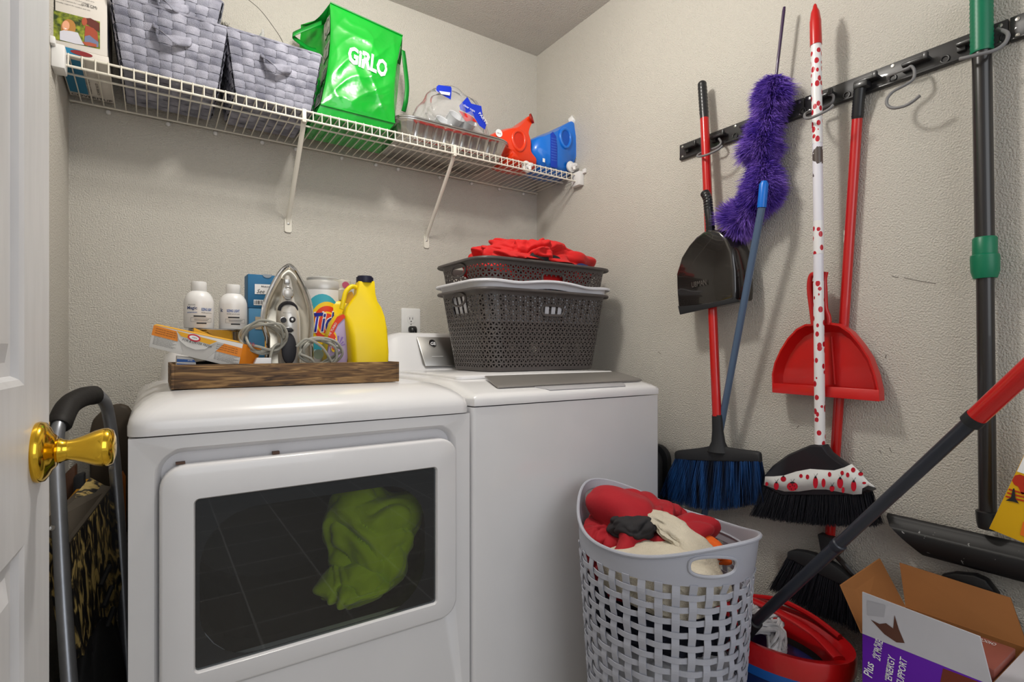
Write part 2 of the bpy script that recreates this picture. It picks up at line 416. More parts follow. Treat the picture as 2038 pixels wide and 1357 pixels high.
# top: side profile along y, lofted in x with rounded ends
def prof(ins):
    k = ins
    return [(dy-0.003+k*0.9, 0.927), (dy-0.004+k*0.9, 0.943), (dy+0.004+k*0.9, 0.953-k*0.1), (dy+0.016+k*0.9, 0.959-k*0.25), (1.30, 0.984-k*0.35), (1.42, 0.988-k*0.4), (1.78, 0.990-k*0.4), (wyb-0.0, 0.990-k*0.4), (wyb, 0.927)]
mb = MB(); rings = []
for xx, k in ((wx0-0.001, 0.055), (wx0-0.001, 0.05), (wx0+0.006, 0.024), (wx0+0.020, 0.008), (wx0+0.045, 0.0), (wx1-0.045, 0.0), (wx1-0.020, 0.008), (wx1-0.006, 0.024), (wx1+0.001, 0.05), (wx1+0.001, 0.055)):
    pr = prof(k)
    if k >= 0.05: pr = [(a, min(z, 0.945+(0.012 if a > 1.25 else 0)) if z > 0.93 else z) for a, z in pr]
    rings.append([(xx, a if a > 1.19 else dy-0.003+0.10*k+(a-(dy-0.003+k*0.9)), z) for a, z in pr])
mb.loft(rings); make('top_cover', mb, white, washer, sharp=50)
# lid
mb = MB()
mb.loft([[(wc+a, 1.545+b_, z) for a, b_ in rrect(0.60-i_*2, 0.47-i_*2, 0.02, 4)] for i_, z in ((0, 0.985), (0, 0.992), (0.004, 0.9955))])
lid = make('lid', mb, white, washer, sharp=50)
strip = mat('grey_lid_strip', (150, 146, 142), 0.4, metal=0.5)
A = [(0.757, 1.195, 0.9655), (0.756, 1.205, 0.969), (0.775, 1.295, 0.9895), (1.292, 1.295, 0.9895), (1.305, 1.205, 0.9695), (1.303, 1.195, 0.9655)]
mb = MB(); mb.prism(A, (0, -0.0015, 0.005)); make('lid_strip', mb, strip, washer, bevel=0.002)
# finger recess under the strip: thin plate, its shade painted in darker grey
Bp = [(0.875, 1.1935, 0.9635), (0.89, 1.175, 0.9595), (0.905, 1.163, 0.955), (1.195, 1.163, 0.955), (1.205, 1.175, 0.9595), (1.21, 1.1935, 0.9635)]
mb = MB(); mb.prism(Bp, (0, -0.0018, 0.0024)); make('finger_recess_shade', mb, mat('recess_shade_grey', (176, 175, 178), 0.35), washer, bevel=0.0004)
# console
mb = MB(); rings = []
def cprof(k): return [(1.915, 0.985), (1.73, 0.985), (1.735-0.0, 0.992), (1.775+k*0.3, 1.015), (1.805+k*0.25, 1.115-k), (1.825, 1.128-k), (1.87, 1.130-k), (1.915, 1.115-k)]
for xx, k in ((wx0+0.012, 0.09), (wx0+0.016, 0.055), (wx0+0.028, 0.030), (wx0+0.050, 0.010), (wx0+0.085, 0.0), (wx1-0.085, 0.0), (wx1-0.05, 0.010), (wx1-0.028, 0.030), (wx1-0.016, 0.055), (wx1-0.012, 0.09)):
    rings.append([(xx, a, z) for a, z in cprof(k)])
mb.loft(rings); make('console', mb, white, washer, sharp=50)
pn = MB(); pn.prism([(0.800, 1.744, 1.008), (0.79, 1.7985, 1.112), (1.24, 1.7985, 1.112), (1.23, 1.744, 1.008)], (0, -0.004, 0.0015))
panel = make('control_panel', pn, steel, washer, bevel=0.003)
def onpanel(a, b_): t = (b_-1.008)/(1.112-1.008); return V((a, 1.738+0.0545*t, b_+0.002))
mb = MB(); c0 = onpanel(0.845, 1.088); mb.tube([c0+V((0.0135*math.cos(a), -0.001+0.006*math.sin(a), 0.0125*math.sin(a))) for a in [2*PI*k/24 for k in range(24)]], 0.0015, 6, closed=True)
make('emblem_ring', mb, chrome, panel)
make('emblem_disc', MB().prism(disc(c0+V((0, 0.001, 0)), (1, 0, 0), V((0, 0.46, 0.89)), 0.0125, 0.0125), (0, -0.001, 0.0005)), blackp, panel)
text('GE', textwhite, panel, c0+V((-0.0085, -0.0052, -0.0065)), (1, 0, 0), (0, 0.46, 0.89), h=0.013, shear=0.3, bold=0.02)
mb = MB(); q = onpanel(0.83, 1.04); mb.box(q.x, q.x+0.045, q.y-0.002, q.y-0.0005, q.z, q.z+0.0012); make('printed_line', mb, textwhite, panel)

# ---------------------------------------------------------------- wire shelf
SZ = 1.790
shelf = thing('wire_shelf', 'white wire shelf across the back wall above the appliances', 'shelf', (0.64, 1.85, SZ-0.05))
def rail(y, z, r, x0=XL+0.004, x1=XR-0.008): make('rail', MB().tube([(x0, y, z), (x1, y, z)], r, 8), wirem, shelf)
rail(1.7, SZ+0.002, 0.0032); rail(1.697, SZ-0.026, 0.0034); rail(1.80, SZ-0.004, 0.003); rail(1.985, SZ-0.006, 0.003)
mb = MB().tube([(0, 1.6945, SZ-0.028), (0, 1.6965, SZ+0.0035), (0, 1.7, SZ+0.0055), (0, 1.704, SZ+0.0035), (0, 1.8, SZ), (0, 1.99, SZ-0.003)], 0.0017, 6)
x = XL+0.03
w0 = None; k = 0
while x < XR-0.01:
    if w0 is None:
        for p in mb.v: p.x += x
        w0 = make('cross_wire', mb, wirem, shelf); X0 = x
    else:
        q = w0.copy(); C.objects.link(q); q.parent = shelf; q.location = (x-X0, 0, 0)
    x += 0.0263
def bracket(xw, s):
    mb = MB(); a, b_ = sorted((xw, xw+s*0.026)); mb.box(a, b_, 1.672, 1.722, SZ-0.045, SZ+0.012)
    br_ = make('end_bracket', mb, wplast, shelf, bevel=0.003)
    a, b_ = sorted((xw, xw+s*0.010)); make('screw_tab', MB().box(a, b_, 1.655, 1.673, SZ+0.002, SZ+0.020), wplast, br_, bevel=0.002)
bracket(XL, 1); bracket(XR, -1)
for (x0, xf) in ((0.381, 0.394), (0.894, 0.921)):
    mb = MB(); mb.tube([(x0, 1.703, SZ-0.02), (x0+0.001, 1.72, SZ-0.045), (xf, 1.985, 1.533), (xf, 1.994, 1.518), (xf, 1.996, 1.505)], 0.0075, 8, flat=0.45, up=(0, 1, 0.9))
    bo = make('support_brace', mb, wirem, shelf)
    mb = MB(); mb.loft([[(xf+a, y, 1.503+b_) for a, b_ in rrect(0.023, 0.05, 0.007)] for y in (1.999, 1.9945)]); make('foot_plate', mb, wirem, bo)
    make('screw', MB().lathe([(0.004, 0), (0.0035, 0.002), (0.001, 0.003)], (xf, 1.9945, 1.508), (0, -1, 0), 12), steel, bo)
    make('hook', MB().box(x0-0.006, x0+0.006, 1.694, 1.708, SZ-0.034, SZ+0.006), wirem, bo, bevel=0.002)
for xc in (-0.11, 0.04, 0.17, 0.31, 0.42, 0.58, 0.71, 0.80, 0.98, 1.13, 1.27, 1.40):
    mb = MB(); mb.lathe([(0.0065, 0), (0.0065, 0.006), (0.004, 0.009), (0.001, 0.0095)], (xc, 1.998, SZ-0.016), (0, -1, 0), 12)
    make('wall_clip', mb, wplast, shelf)

# ---------------------------------------------------------------- boxes at the left end of the shelf
def cuboid(name, x0, x1, y0, y1, z0, z1, m, label, cat, group=None, bev=0.001):
    t = thing(name, label, cat, ((x0+x1)/2, (y0+y1)/2, z0), group)
    make('carton', MB().box(x0, x1, y0, y1, z0, z1), m, t, bevel=bev); return t
paperw = mat('white_carton', (214, 208, 200), 0.6)
teal = mat('teal_carton', (20, 120, 160), 0.5)
bz = SZ+0.006
fb = cuboid('flat_box', -0.196, -0.094, 1.715, 1.975, bz, bz+0.021, paperw, 'flat white and teal box lying under the upright photo box', 'box')
decal('teal_print', [(-0.193, 1.73, bz-0.0004), (-0.193, 1.945, bz-0.0004), (-0.152, 1.945, bz-0.0004), (-0.152, 1.73, bz-0.0004)], teal, fb)
decal('teal_print', [(-0.195, 1.7142, bz+0.002), (-0.15, 1.7142, bz+0.002), (-0.15, 1.7142, bz+0.02), (-0.195, 1.7142, bz+0.02)], teal, fb)
decal('red_print', disc((-0.148, 1.7138, bz+0.013), (1, 0, 0), (0, 0, 1), 0.022, 0.006), mat('print_darkred', (130, 30, 35), 0.5), fb)
text('COVERITUP', textblack, fb, (-0.192, 1.968, bz-0.0006), (1, 0, 0), (0, -1, 0), h=0.016, w=0.094)
text('ECZEMA CREAM', textblack, fb, (-0.143, 1.93, bz-0.0006), (0, -1, 0), (-1, 0, 0), h=0.008, w=0.10)
text('CARE KIT', textblack, fb, (-0.125, 1.93, bz-0.0006), (0, -1, 0), (-1, 0, 0), h=0.006, w=0.08)
wz = bz+0.0215
pb = cuboid('photo_box', -0.199, -0.097, 1.716, 1.93, wz, wz+0.30, paperw, 'tall white box printed with a photograph of two smiling women', 'box')
def PF(px, py): return P(px, py, y=1.7155)
def onf(a, b_, k=0): return V((a, 1.7155-0.0002*k, b_))
ph = [PF(101, 18), PF(199, 43), PF(199, 98), PF(101, 77)]
for q in ph: q.y = 1.7155
foliage = mat('print_foliage', (40, 58, 20), 0.5, var=0.3, vscale=90, col2=(150, 160, 40))
photo = decal('printed_photograph', ph, foliage, pb)
def shape(pts, col, k, nm='photo_figure'):
    q = [P(a, b_, y=1.7155-0.0003*k) for a, b_ in pts]; return decal(nm, q, mat('print_'+str(len(MATS)), col, 0.5), photo)
def pell(cx, cy, rx, ry, n=16, rot=0): return [(cx+rx*math.cos(2*PI*i/n)*math.cos(rot)-ry*math.sin(2*PI*i/n)*math.sin(rot), cy+rx*math.cos(2*PI*i/n)*math.sin(rot)+ry*math.sin(2*PI*i/n)*math.cos(rot)) for i in range(n)]
shape([(119, 62), (127, 60), (142, 62), (155, 65), (162, 80), (168, 90), (150, 87), (119, 79)], (205, 205, 215), 3)
shape(pell(136, 55, 15, 17), (176, 124, 60), 1); shape(pell(131, 51, 7.5, 10), (226, 165, 130), 4)
shape([(127, 55), (134, 57), (130, 58.5)], (245, 240, 235), 5)
shape([(168, 36), (180, 36), (198, 46), (198, 62), (185, 58), (176, 50), (170, 48)], (95, 40, 30), 1)
shape([(170, 50), (186, 56), (194, 64), (196, 92), (170, 88), (168, 72)], (160, 70, 45), 2); shape(pell(168, 43, 5.5, 8), (170, 80, 52), 3)
shape([(169, 72), (178, 70), (188, 78), (196, 84), (196, 94), (175, 92), (168, 82)], (110, 120, 150), 4)
shape([(163, 83), (178, 84), (192, 88), (192, 94), (170, 90)], (170, 80, 55), 5)
text('YOU GOT THIS', textblack, pb, onf(-0.199, 1.985, 2), (1, 0, -0.0), (0, 0, 1), h=0.010, w=0.085)
for k in range(4):
    text('everyday support for comfort and care', textblack, pb, onf(-0.198, 1.945-0.008*k, 2), (1, 0, 0), (0, 0, 1), h=0.0035, w=0.075-0.008*(k % 2))
text('(178 CM)', textblack, pb, P(163, 12, y=1.715), (1, 0, 0), (0, 0, 1), h=0.009, w=0.03)
sp = decal('side_print', [(-0.0965, 1.73, wz+0.03), (-0.0965, 1.80, wz+0.03), (-0.0965, 1.80, wz+0.10), (-0.0965, 1.73, wz+0.10)], mat('print_slate', (120, 120, 135), 0.5), pb)

# ---------------------------------------------------------------- woven strap baskets
strapm = bpy.data.materials.new('woven_grey_strap'); strapm.use_nodes = True; nt = strapm.node_tree; b = nt.nodes['Principled BSDF']
tc = nt.nodes.new('ShaderNodeTexCoord'); n1 = nt.nodes.new('ShaderNodeTexNoise'); n1.inputs['Scale'].default_value = 18; n1.inputs['Detail'].default_value = 8
cr = nt.nodes.new('ShaderNodeMapRange'); cr.inputs[1].default_value = 0.35; cr.inputs[2].default_value = 0.65
mx = nt.nodes.new('ShaderNodeMix'); mx.data_type = 'RGBA'; mx.inputs[6].default_value = lin((112, 113, 126)); mx.inputs[7].default_value = lin((168, 168, 182))
ckr = nt.nodes.new('ShaderNodeTexVoronoi'); ckr.inputs['Scale'].default_value = 520
bp = nt.nodes.new('ShaderNodeBump'); bp.inputs['Strength'].default_value = 0.7; bp.inputs['Distance'].default_value = 0.0012
nt.links.new(tc.outputs['Object'], n1.inputs['Vector']); nt.links.new(tc.outputs['Object'], ckr.inputs['Vector'])
nt.links.new(n1.outputs[0], cr.inputs[0]); nt.links.new(cr.outputs[0], mx.inputs[0]); nt.links.new(mx.outputs[2], b.inputs['Base Color'])
nt.links.new(ckr.outputs['Distance'], bp.inputs['Height']); nt.links.new(bp.outputs[0], b.inputs['Normal']); b.inputs['Roughness'].default_value = 0.7
strapv = strapm.copy(); strapv.name = 'woven_grey_strap_upright'
for nd in strapv.node_tree.nodes:
    if nd.type == 'MIX': nd.inputs[6].default_value = lin((100, 101, 116)); nd.inputs[7].default_value = lin((150, 151, 164))
dark = mat('strap_gap_shade_grey', (46, 46, 52), 0.8)  # shade between the straps, put into the colour of an added sheet
def woven_basket(x0, x1, y0, y1, z0, h, fl, label, group, rows=8):
    """bottom rectangle x0..x1,y0..y1 at z0; flares outward by fl at the top"""
    cx, cy = (x0+x1)/2, (y0+y1)/2; wx, wy = (x1-x0)/2, (y1-y0)/2
    t = thing('woven_basket', label, 'basket', (cx, cy, z0), group)
    def sd(side, a, v, off):     # a in -1..1 along the side, v 0..1 up
        ex, ey = wx+fl*v+off, wy+fl*0.8*v+off
        X, Y = wx+fl*v, wy+fl*0.8*v
        z = z0+0.004+h*v
        if side == 0: return V((cx+a*X, cy-ey, z))
        if side == 1: return V((cx+ex, cy+a*Y, z))
        if side == 2: return V((cx-a*X, cy+ey, z))
        return V((cx-ex, cy-a*Y, z))
    n = 8
    # added dark sheet that blocks light through the strap gaps
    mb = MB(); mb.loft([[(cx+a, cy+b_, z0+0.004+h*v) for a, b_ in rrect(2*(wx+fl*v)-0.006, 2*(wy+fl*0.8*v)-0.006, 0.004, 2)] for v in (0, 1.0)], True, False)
    make('gap_light_block', mb, dark, t)
    amp = 0.0034
    for side in range(4):
        for i in range(n):
            a0 = -1+2*i/n+0.016; a1 = -1+2*(i+1)/n-0.016
            mb = MB()
            def fn(u, v, a0=a0, a1=a1, i=i, side=side):
                ph_ = (i+side) % 2
                o = amp*math.sin(PI*(v*rows+ph_))*1.0
                e = 0.0016*(1-(2*u-1)**6)
                return sd(side, a0+(a1-a0)*u, v, 0.002+o+e)
            mb.grid(fn, 4, rows*5); make('strap', mb, strapv, t, sharp=80)
        if side == 0: pass
    for j in range(rows):
        v0 = (j+0.03)/rows; v1 = (j+0.97)/rows
        mb = MB()
        for side in range(4):
            def fn(u, v, side=side):
                o = -amp*math.sin(PI*(u*n+0.0))*(1 if (j+side) % 2 == 0 else -1)
                s_ = math.sin(PI*u*n)
                # vertical strap i covers when its own offset is positive: mirror sign per cell
                i = min(int(u*n), n-1); ph_ = (i+side) % 2; sg = 1 if ((j+ph_) % 2 == 0) else -1
                o = -sg*amp*abs(s_)
                e = 0.0016*(1-(2*v-1)**6)
                return sd(side, -1+2*u, v0+(v1-v0)*v, 0.002+o+e)
            mb.grid(fn, n*5, 4)
        make('strap', mb, strapm, t, sharp=80)
    # rim wire and binding
    X, Y = wx+fl, wy+fl*0.8
    ring = [V((cx+a, cy+b_, z0+h+0.006)) for a, b_ in rrect(2*X+0.006, 2*Y+0.006, 0.012, 4)]
    make('rim', MB().tube(ring, 0.0035, 6, closed=True), strapm, t)
    # base straps seen from below
    for i in range(n):
        a0 = -wx+2*wx*i/n+0.0008; a1 = -wx+2*wx*(i+1)/n-0.0008
        make('base_strap', MB().grid(lambda u, v: V((cx+a0+(a1-a0)*u, cy-wy+2*wy*v, z0+0.002+0.0014*math.sin(PI*(v*n+i)))), 2, n*4), strapm, t)
    for i in range(n):
        a0 = -wy+2*wy*i/n+0.0008; a1 = -wy+2*wy*(i+1)/n-0.0008
        make('base_strap', MB().grid(lambda u, v: V((cx-wx+2*wx*u, cy+a0+(a1-a0)*v, z0+0.002-0.0014*math.sin(PI*(u*n+i)))), n*4, 2), strapm, t)
    # looped strap handle on the front
    vh = 0.66; hw_ = wx*0.42
    def hp(s_, k): 
        base_ = sd(0, 0, vh, 0.0)
        x_ = cx-hw_+2*hw_*s_
        sag = 0.030*math.sin(PI*s_)**0.8; outy = 0.030*math.sin(PI*s_)**0.7+0.004
        tw = 0.9*math.sin(2*PI*s_)
        z_ = base_.z+0.016*(1-2*s_*0.6)-sag
        return V((x_, base_.y-outy+0.010*k*math.sin(tw+0.4), z_+0.012*k*math.cos(tw+0.4)))
    make('handle', MB().grid(lambda u, v: hp(u, 2*v-1), 30, 3), strapm, t, solid=0.0016)
    return t
g = 'grey woven strap baskets on the wire shelf'
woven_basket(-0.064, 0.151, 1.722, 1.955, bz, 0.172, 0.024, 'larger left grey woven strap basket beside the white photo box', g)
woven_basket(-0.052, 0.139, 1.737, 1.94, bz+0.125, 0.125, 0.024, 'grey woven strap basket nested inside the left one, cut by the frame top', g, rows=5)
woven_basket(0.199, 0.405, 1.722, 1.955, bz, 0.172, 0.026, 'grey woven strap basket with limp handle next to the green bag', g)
# curved dark wire and bristly thing showing above the baskets
brushm = mat('dark_bristle', (52, 46, 34), 0.8)
t = thing('bristle_brush', 'dark bristly brush end poking out above the left woven basket', 'brush', (0.16, 1.86, 2.03))
mb = MB(); rnd = random.Random(5)
for k in range(260):
    a = rnd.uniform(0, PI*2); c_ = V((0.165+rnd.uniform(-0.03, 0.03), 1.87+rnd.uniform(-0.012, 0.012), 2.06))
    d_ = V((math.cos(a)*0.35, math.sin(a)*0.35, -1 if rnd.random() < .7 else 1)).normalized()*rnd.uniform(0.012, 0.02)
    mb.tube([c_, c_+d_], [0.0008, 0.0003], 3)
make('bristles', mb, brushm, t, kind='stuff')
make('stock', MB().tube([(0.12, 1.87, 2.062), (0.205, 1.87, 2.062)], 0.008, 8), brushm, t)
cw = [P(a, b_, y=1.87) for a, b_ in ((470, -18), (495, 0), (518, 20), (540, 48), (562, 82), (575, 120))]
centred('curved_wire', MB().tube(smoothpath(cw), 0.0009, 6), mat('dark_wire', (58, 52, 46), 0.5), 'thin dark wire arching out behind the right woven basket', 'wire')

# ---------------------------------------------------------------- clear films
clear = bpy.data.materials.new('clear_film'); clear.use_nodes = True; nt = clear.node_tree; nt.nodes.remove(nt.nodes['Principled BSDF'])
mx = nt.nodes.new('ShaderNodeMixShader'); tr = nt.nodes.new('ShaderNodeBsdfTransparent'); gl = nt.nodes.new('ShaderNodeBsdfGlossy'); lw = nt.nodes.new('ShaderNodeLayerWeight')
tr.inputs[0].default_value = (0.96, 0.965, 0.97, 1); gl.inputs['Roughness'].default_value = 0.08; lw.inputs[0].default_value = 0.18
gl.inputs[0].default_value = (0.95, 0.95, 0.95, 1)
df = nt.nodes.new('ShaderNodeBsdfDiffuse'); df.inputs[0].default_value = (0.85, 0.86, 0.88, 1); m2 = nt.nodes.new('ShaderNodeMixShader'); m2.inputs[0].default_value = 0.16
nt.links.new(tr.outputs[0], m2.inputs[1]); nt.links.new(df.outputs[0], m2.inputs[2])
nt.links.new(lw.outputs['Fresnel'], mx.inputs[0]); nt.links.new(m2.outputs[0], mx.inputs[1]); nt.links.new(gl.outputs[0], mx.inputs[2]); nt.links.new(mx.outputs[0], nt.nodes['Material Output'].inputs[0])
q = P(520, 66, y=1.84)
centred('crumpled_film', heap(q+V((0, 0, -0.085)), (0.022, 0.02, 0.095), 21, amp=0.3, sub=4), clear, 'scrap of clear film showing above the right woven basket', 'film')

# ---------------------------------------------------------------- green shopping bag
gbag = mat('green_laminated_bag', (0, 165, 40), 0.22, coat=0.6, bump=0.5, bscale=14, bdist=0.006, var=0.12, vscale=7)
gdark = mat('green_bag_strap', (0, 135, 40), 0.45)
bag = thing('shopping_bag', 'bright green laminated shopping bag with white print on the wire shelf', 'bag', (0.55, 1.83, bz))
# front corners from the photograph, at real depth: (x, z) per height level
def fr(px, py, y): return P(px, py, y=y)
BLf, BRf = fr(628, 248, 1.72), fr(772, 275, 1.72)
FLf, FRf = fr(638, 208, 1.712), fr(786, 245, 1.708)
TLf, TRf = fr(657, 6, 1.745), fr(801, 72, 1.745)
BLb, BRb = V((BLf.x+0.01, 1.93, bz)), V((BRf.x+0.045, 1.93, bz))
BLf.z = BRf.z = bz
TLb, TRb = V((TLf.x-0.055, 1.90, TLf.z-0.01)), V((TRf.x+0.055, 1.90, TRf.z-0.015))
FLb, FRb = V((FLf.x-0.03, 1.93, FLf.z)), V((FRf.x+0.075, 1.93, FRf.z))
def front(u, v):
    if v < 0.2:
        s_ = v/0.2; a = BLf.lerp(BRf, u).lerp(FLf.lerp(FRf, u), s_)
    else:
        s_ = (v-0.2)/0.8; a = FLf.lerp(FRf, u).lerp(TLf.lerp(TRf, u), s_)
        wv = math.sin(PI*u)**0.6*math.sin(PI*s_)**0.7
        a = a+V((0, -0.022*wv, 0))
        # big dents and diagonal creases
        d_ = 0.0
        for (k1_, k2_, f_, am, off_) in ((1.0, 0.6, 7, 0.006, 3), (-0.8, 1.2, 11, 0.004, 8), (0.2, 1.5, 5, 0.005, 12)):
            d_ += am*(1-abs(math.sin((u*k1_+s_*k2_)*f_+3*noise.noise(V((u*2, s_*2, off_)))))**0.6)
        edge = min(1, 5*min(u, 1-u, s_*1.5, (1-s_)*1.5))
        a = a+V((0, -(d_-0.006)*max(0, edge), 0))
        a.x -= 0.012*math.sin(PI*s_)*(u-0.5)*2
    return a
make('front_panel', MB().grid(front, 60, 80), gbag, bag, sharp=70)
def sidep(A0, A1, A2, B0, B1, B2, sg):
    def fn(u, v):
        if v < 0.2: s_ = v/0.2; f_ = A0.lerp(A1, s_); b_ = B0.lerp(B1, s_)
        else: s_ = (v-0.2)/0.8; f_ = A1.lerp(A2, s_); b_ = B1.lerp(B2, s_); f_ = f_+V((0.012*math.sin(PI*s_)*(-sg), 0, 0))
        p = f_.lerp(b_, u); fold = -0.03*sg*(1-abs(2*u-1))*min(1, v*2)
        p.x += fold+0.004*noise.noise(V((u*6, v*9, 3))); return p
    return fn
sl = sidep(BLf, FLf, TLf, BLb, FLb, TLb, -1); sr = sidep(BRf, FRf, TRf, BRb, FRb, TRb, 1)
gl_ = make('gusset', MB().grid(sl, 20, 40), gbag, bag, sharp=70); gr_ = make('gusset', MB().grid(sr, 20, 40), gbag, bag, sharp=70)
def back(u, v):
    if v < 0.2: return BLb.lerp(BRb, u).lerp(FLb.lerp(FRb, u), v/0.2)
    return FLb.lerp(FRb, u).lerp(TLb.lerp(TRb, u), (v-0.2)/0.8)
make('back_panel', MB().grid(back, 10, 16), gbag, bag)
make('bag_base', MB().grid(lambda u, v: BLf.lerp(BRf, u).lerp(BLb.lerp(BRb, u), v), 4, 4), gbag, bag)
def topf(u, v):
    p = TLf.lerp(TRf, u).lerp(TLb.lerp(TRb, u), v); p.z -= 0.02*math.sin(PI*v); return p
make('bag_mouth', MB().grid(topf, 20, 8), gdark, bag)
edge_ = [front(i/30, 1.0)+V((0, -0.002, 0.001)) for i in range(31)]
make('top_hem', MB().tube(edge_, 0.0025, 6), gdark, bag)
fold_ = [front(i/30, 0.2)+V((0, -0.002, 0)) for i in range(31)]
make('base_hem', MB().tube(fold_, 0.0028, 6), gbag, bag)
# printed words on the front, following the panel
def fpr(a, b_): 
    u = a; v = b_; p = front(min(max(u, 0), 1), v); return p+V((0, -0.0022, 0))
text('GiRLO', textwhite, bag, None, None, None, h=0.15, w=0.60, bold=0.04, fn=lambda a, b_: fpr(0.24+a, 0.54+b_+0.02-a*0.02), name='white_lettering')
smal = mat('print_doodle_grey', (205, 208, 200), 0.5); 
for side, fn_, par in ((0, sl, gl_), (1, sr, gr_)):
    for k in range(4):
        v0 = 0.22+0.19*k
        for j, (u0, u1) in enumerate(((0.05, 0.42),)):
            def gp(u, v, u0=u0, u1=u1, v0=v0): 
                p = fn_(u0+(u1-u0)*u, v0+0.13*v); p.x += (-0.0022 if side == 0 else 0.0022)
                p.y -= 0.0012; return p
            pl = make('printed_patch', MB().grid(gp, 6, 4), smal, par)
            def tp(a, b_): 
                p = gp(min(a, 1), min(b_, 1)); p.y -= 0.001; p.x += (-0.001 if side == 0 else 0.001); return p
            text('MILK', textblack, pl, None, None, None, h=0.16, w=0.6, fn=lambda a, b_: tp(0.2+a, 0.75+b_), name='small_lettering')
            mb = MB(); mb.tube([tp(0.5+0.3*math.cos(a_), 0.38+0.3*math.sin(a_)) for a_ in [PI+PI*i/10 for i in range(11)]], 0.0007, 4)
            make('doodle_line', mb, textblack, pl)
def ribbon(pts, wdir, hw, m, parent, name='handle', n=8):
    pth = smoothpath(pts, n); wd = V(wdir).normalized()*hw
    mb = MB(); mb.loft([[p-wd, p+wd] for p in pth], False, False, close=False); return make(name, mb, m, parent, solid=0.0018)
ribbon([P(640, 45, y=1.80), P(622, 52, y=1.79), P(590, 65, y=1.79), P(583, 72, y=1.80), P(598, 85, y=1.82), P(618, 98, y=1.84), P(636, 100, y=1.85)], (0.15, 0.5, 1), 0.011, gdark, bag)
ribbon([P(802, 100, y=1.86), P(806, 130, y=1.86), P(810, 170, y=1.85), P(808, 200, y=1.85), P(803, 222, y=1.87)], (1, 0.2, 0), 0.009, gdark, bag)

# ---------------------------------------------------------------- foil roasting pans (two nested)
foil = mat('aluminium_foil', (205, 203, 200), 0.24, metal=1.0, bump=0.35, bscale=45, bdist=0.002)
def foil_pan(z0, label, dz=0.0):
    px0, px1, py0, py1 = 0.705, 1.125, 1.735, 1.955; cx, cy = (px0+px1)/2, (py0+py1)/2
    t = thing('foil_pan', label, 'pan', (cx, cy, z0), 'nested foil roasting pans')
    mb = MB(); rings = []
    N = 40
    for (z, o, cor) in ((0.0, -0.004, 0), (0.003, 0.0, 0), (0.006, 0.001, 1), (0.048, 0.024, 1), (0.056, 0.030, 0), (0.058, 0.034, 0)):
        rr = rrect(px1-px0+2*o, py1-py0+2*o, 0.045+o, 10); out = []
        for i in range(len(rr)):       # subdivide the straight sides for the ribs
            a = V((*rr[i], 0)); b_ = V((*rr[(i+1) % len(rr)], 0)); m_ = 66 if (b_-a).length > 0.1 else 2
            for k in range(m_):
                p = a.lerp(b_, k/m_)
                if cor:
                    n_ = V((b_.y-a.y, -(b_.x-a.x), 0)).normalized()
                    s_ = (k/m_*(b_-a).length if m_ > 2 else i*0.01)
                    ph_ = ((a.lerp(b_, k/m_)-a).length/0.036) % 1 if m_ > 2 else (i*0.3) % 1
                    p = p+n_*(0.0030 if (m_ > 2 and ph_ < 0.22) else 0.0)*(-1)
                    if m_ == 2: p = p+n_*0.0015*(i % 2)
                out.append(V((cx+p.x, cy+p.y, z0+z)))
        rings.append(out)
    mb.loft(rings, True, False); o = make('tray_wall', mb, foil, t, sharp=50, solid=0.0006)
    ring = [V((cx+a, cy+b_, z0+0.0585)) for a, b_ in rrect(px1-px0+0.068, py1-py0+0.068, 0.079, 10)]
    make('rolled_rim', MB().tube(ring, 0.0028, 8, closed=True), foil, t); return t
foil_pan(bz, 'lower foil roasting pan resting on the wire shelf')
foil_pan(bz+0.0065, 'upper foil roasting pan nested in the other, directly below the clear bag')

# clear bag of plastic cups lying in the pans
cups = thing('bag_of_cups', 'clear plastic bag of tableware with blue and red print above the foil pan', 'plastic bag', (0.93, 1.85, bz+0.03))
fx0, fx1 = P(836, 220, y=1.82).x, P(974, 220, y=1.80).x
make('film', heap(((fx0+fx1)/2, 1.845, bz+0.140), ((fx1-fx0)/2*1.02, 0.085, 0.132), 33, amp=0.11, freq=1.3, sub=6), clear, cups, sharp=60)
cupm = mat('clear_cup_plastic', (235, 236, 238), 0.25, alpha=0.7)
cupm2 = cupm
for i in range(3):
    for j in range(5):
        c0_ = V((0.875+0.052*i+0.004*j, 1.80+0.02*j, bz+0.09+0.014*i-0.018*abs(i-1)))
        make('cup', MB().lathe([(0.024, 0), (0.031, 0.05), (0.033, 0.052), (0.030, 0.05), (0.023, 0.002)], c0_, (0.15, -0.75, 0.6), 20, cap=False), cupm, cups)
def patch(pxs, y, m, name='printed_patch', bulge=0.004):
    c_ = V((0, 0, 0)); pts = [P(a, b_, y=y) for a, b_ in pxs]
    for p in pts: c_ += p
    c_ /= len(pts); c_.y -= bulge; mb = MB()
    for i in range(len(pts)): mb.face([pts[i], pts[(i+1) % len(pts)], c_])
    return make(name, mb, m, cups, sharp=80)
bprint = mat('print_royal_blue', (14, 50, 190), 0.4); rprint = mat('print_bag_red', (205, 30, 30), 0.4)
patch([(869, 172), (873, 169), (897, 172), (899, 176), (898, 190), (897, 198), (882, 190), (868, 180)], 1.762, bprint)
patch([(874, 181), (896, 184), (895, 190), (878, 187)], 1.756, textwhite)
patch([(930, 193), (938, 206), (958, 211), (961, 232), (968, 248), (965, 258), (954, 250), (943, 232), (916, 218), (914, 210)], 1.764, bprint)
patch([(913, 220), (930, 226), (943, 234), (950, 244), (938, 240), (926, 242), (921, 232)], 1.765, rprint)
text('PARTY', textwhite, cups, P(952, 226, y=1.757), (0.75, 0, -0.75), (0.7, 0, 0.7), w=0.05)
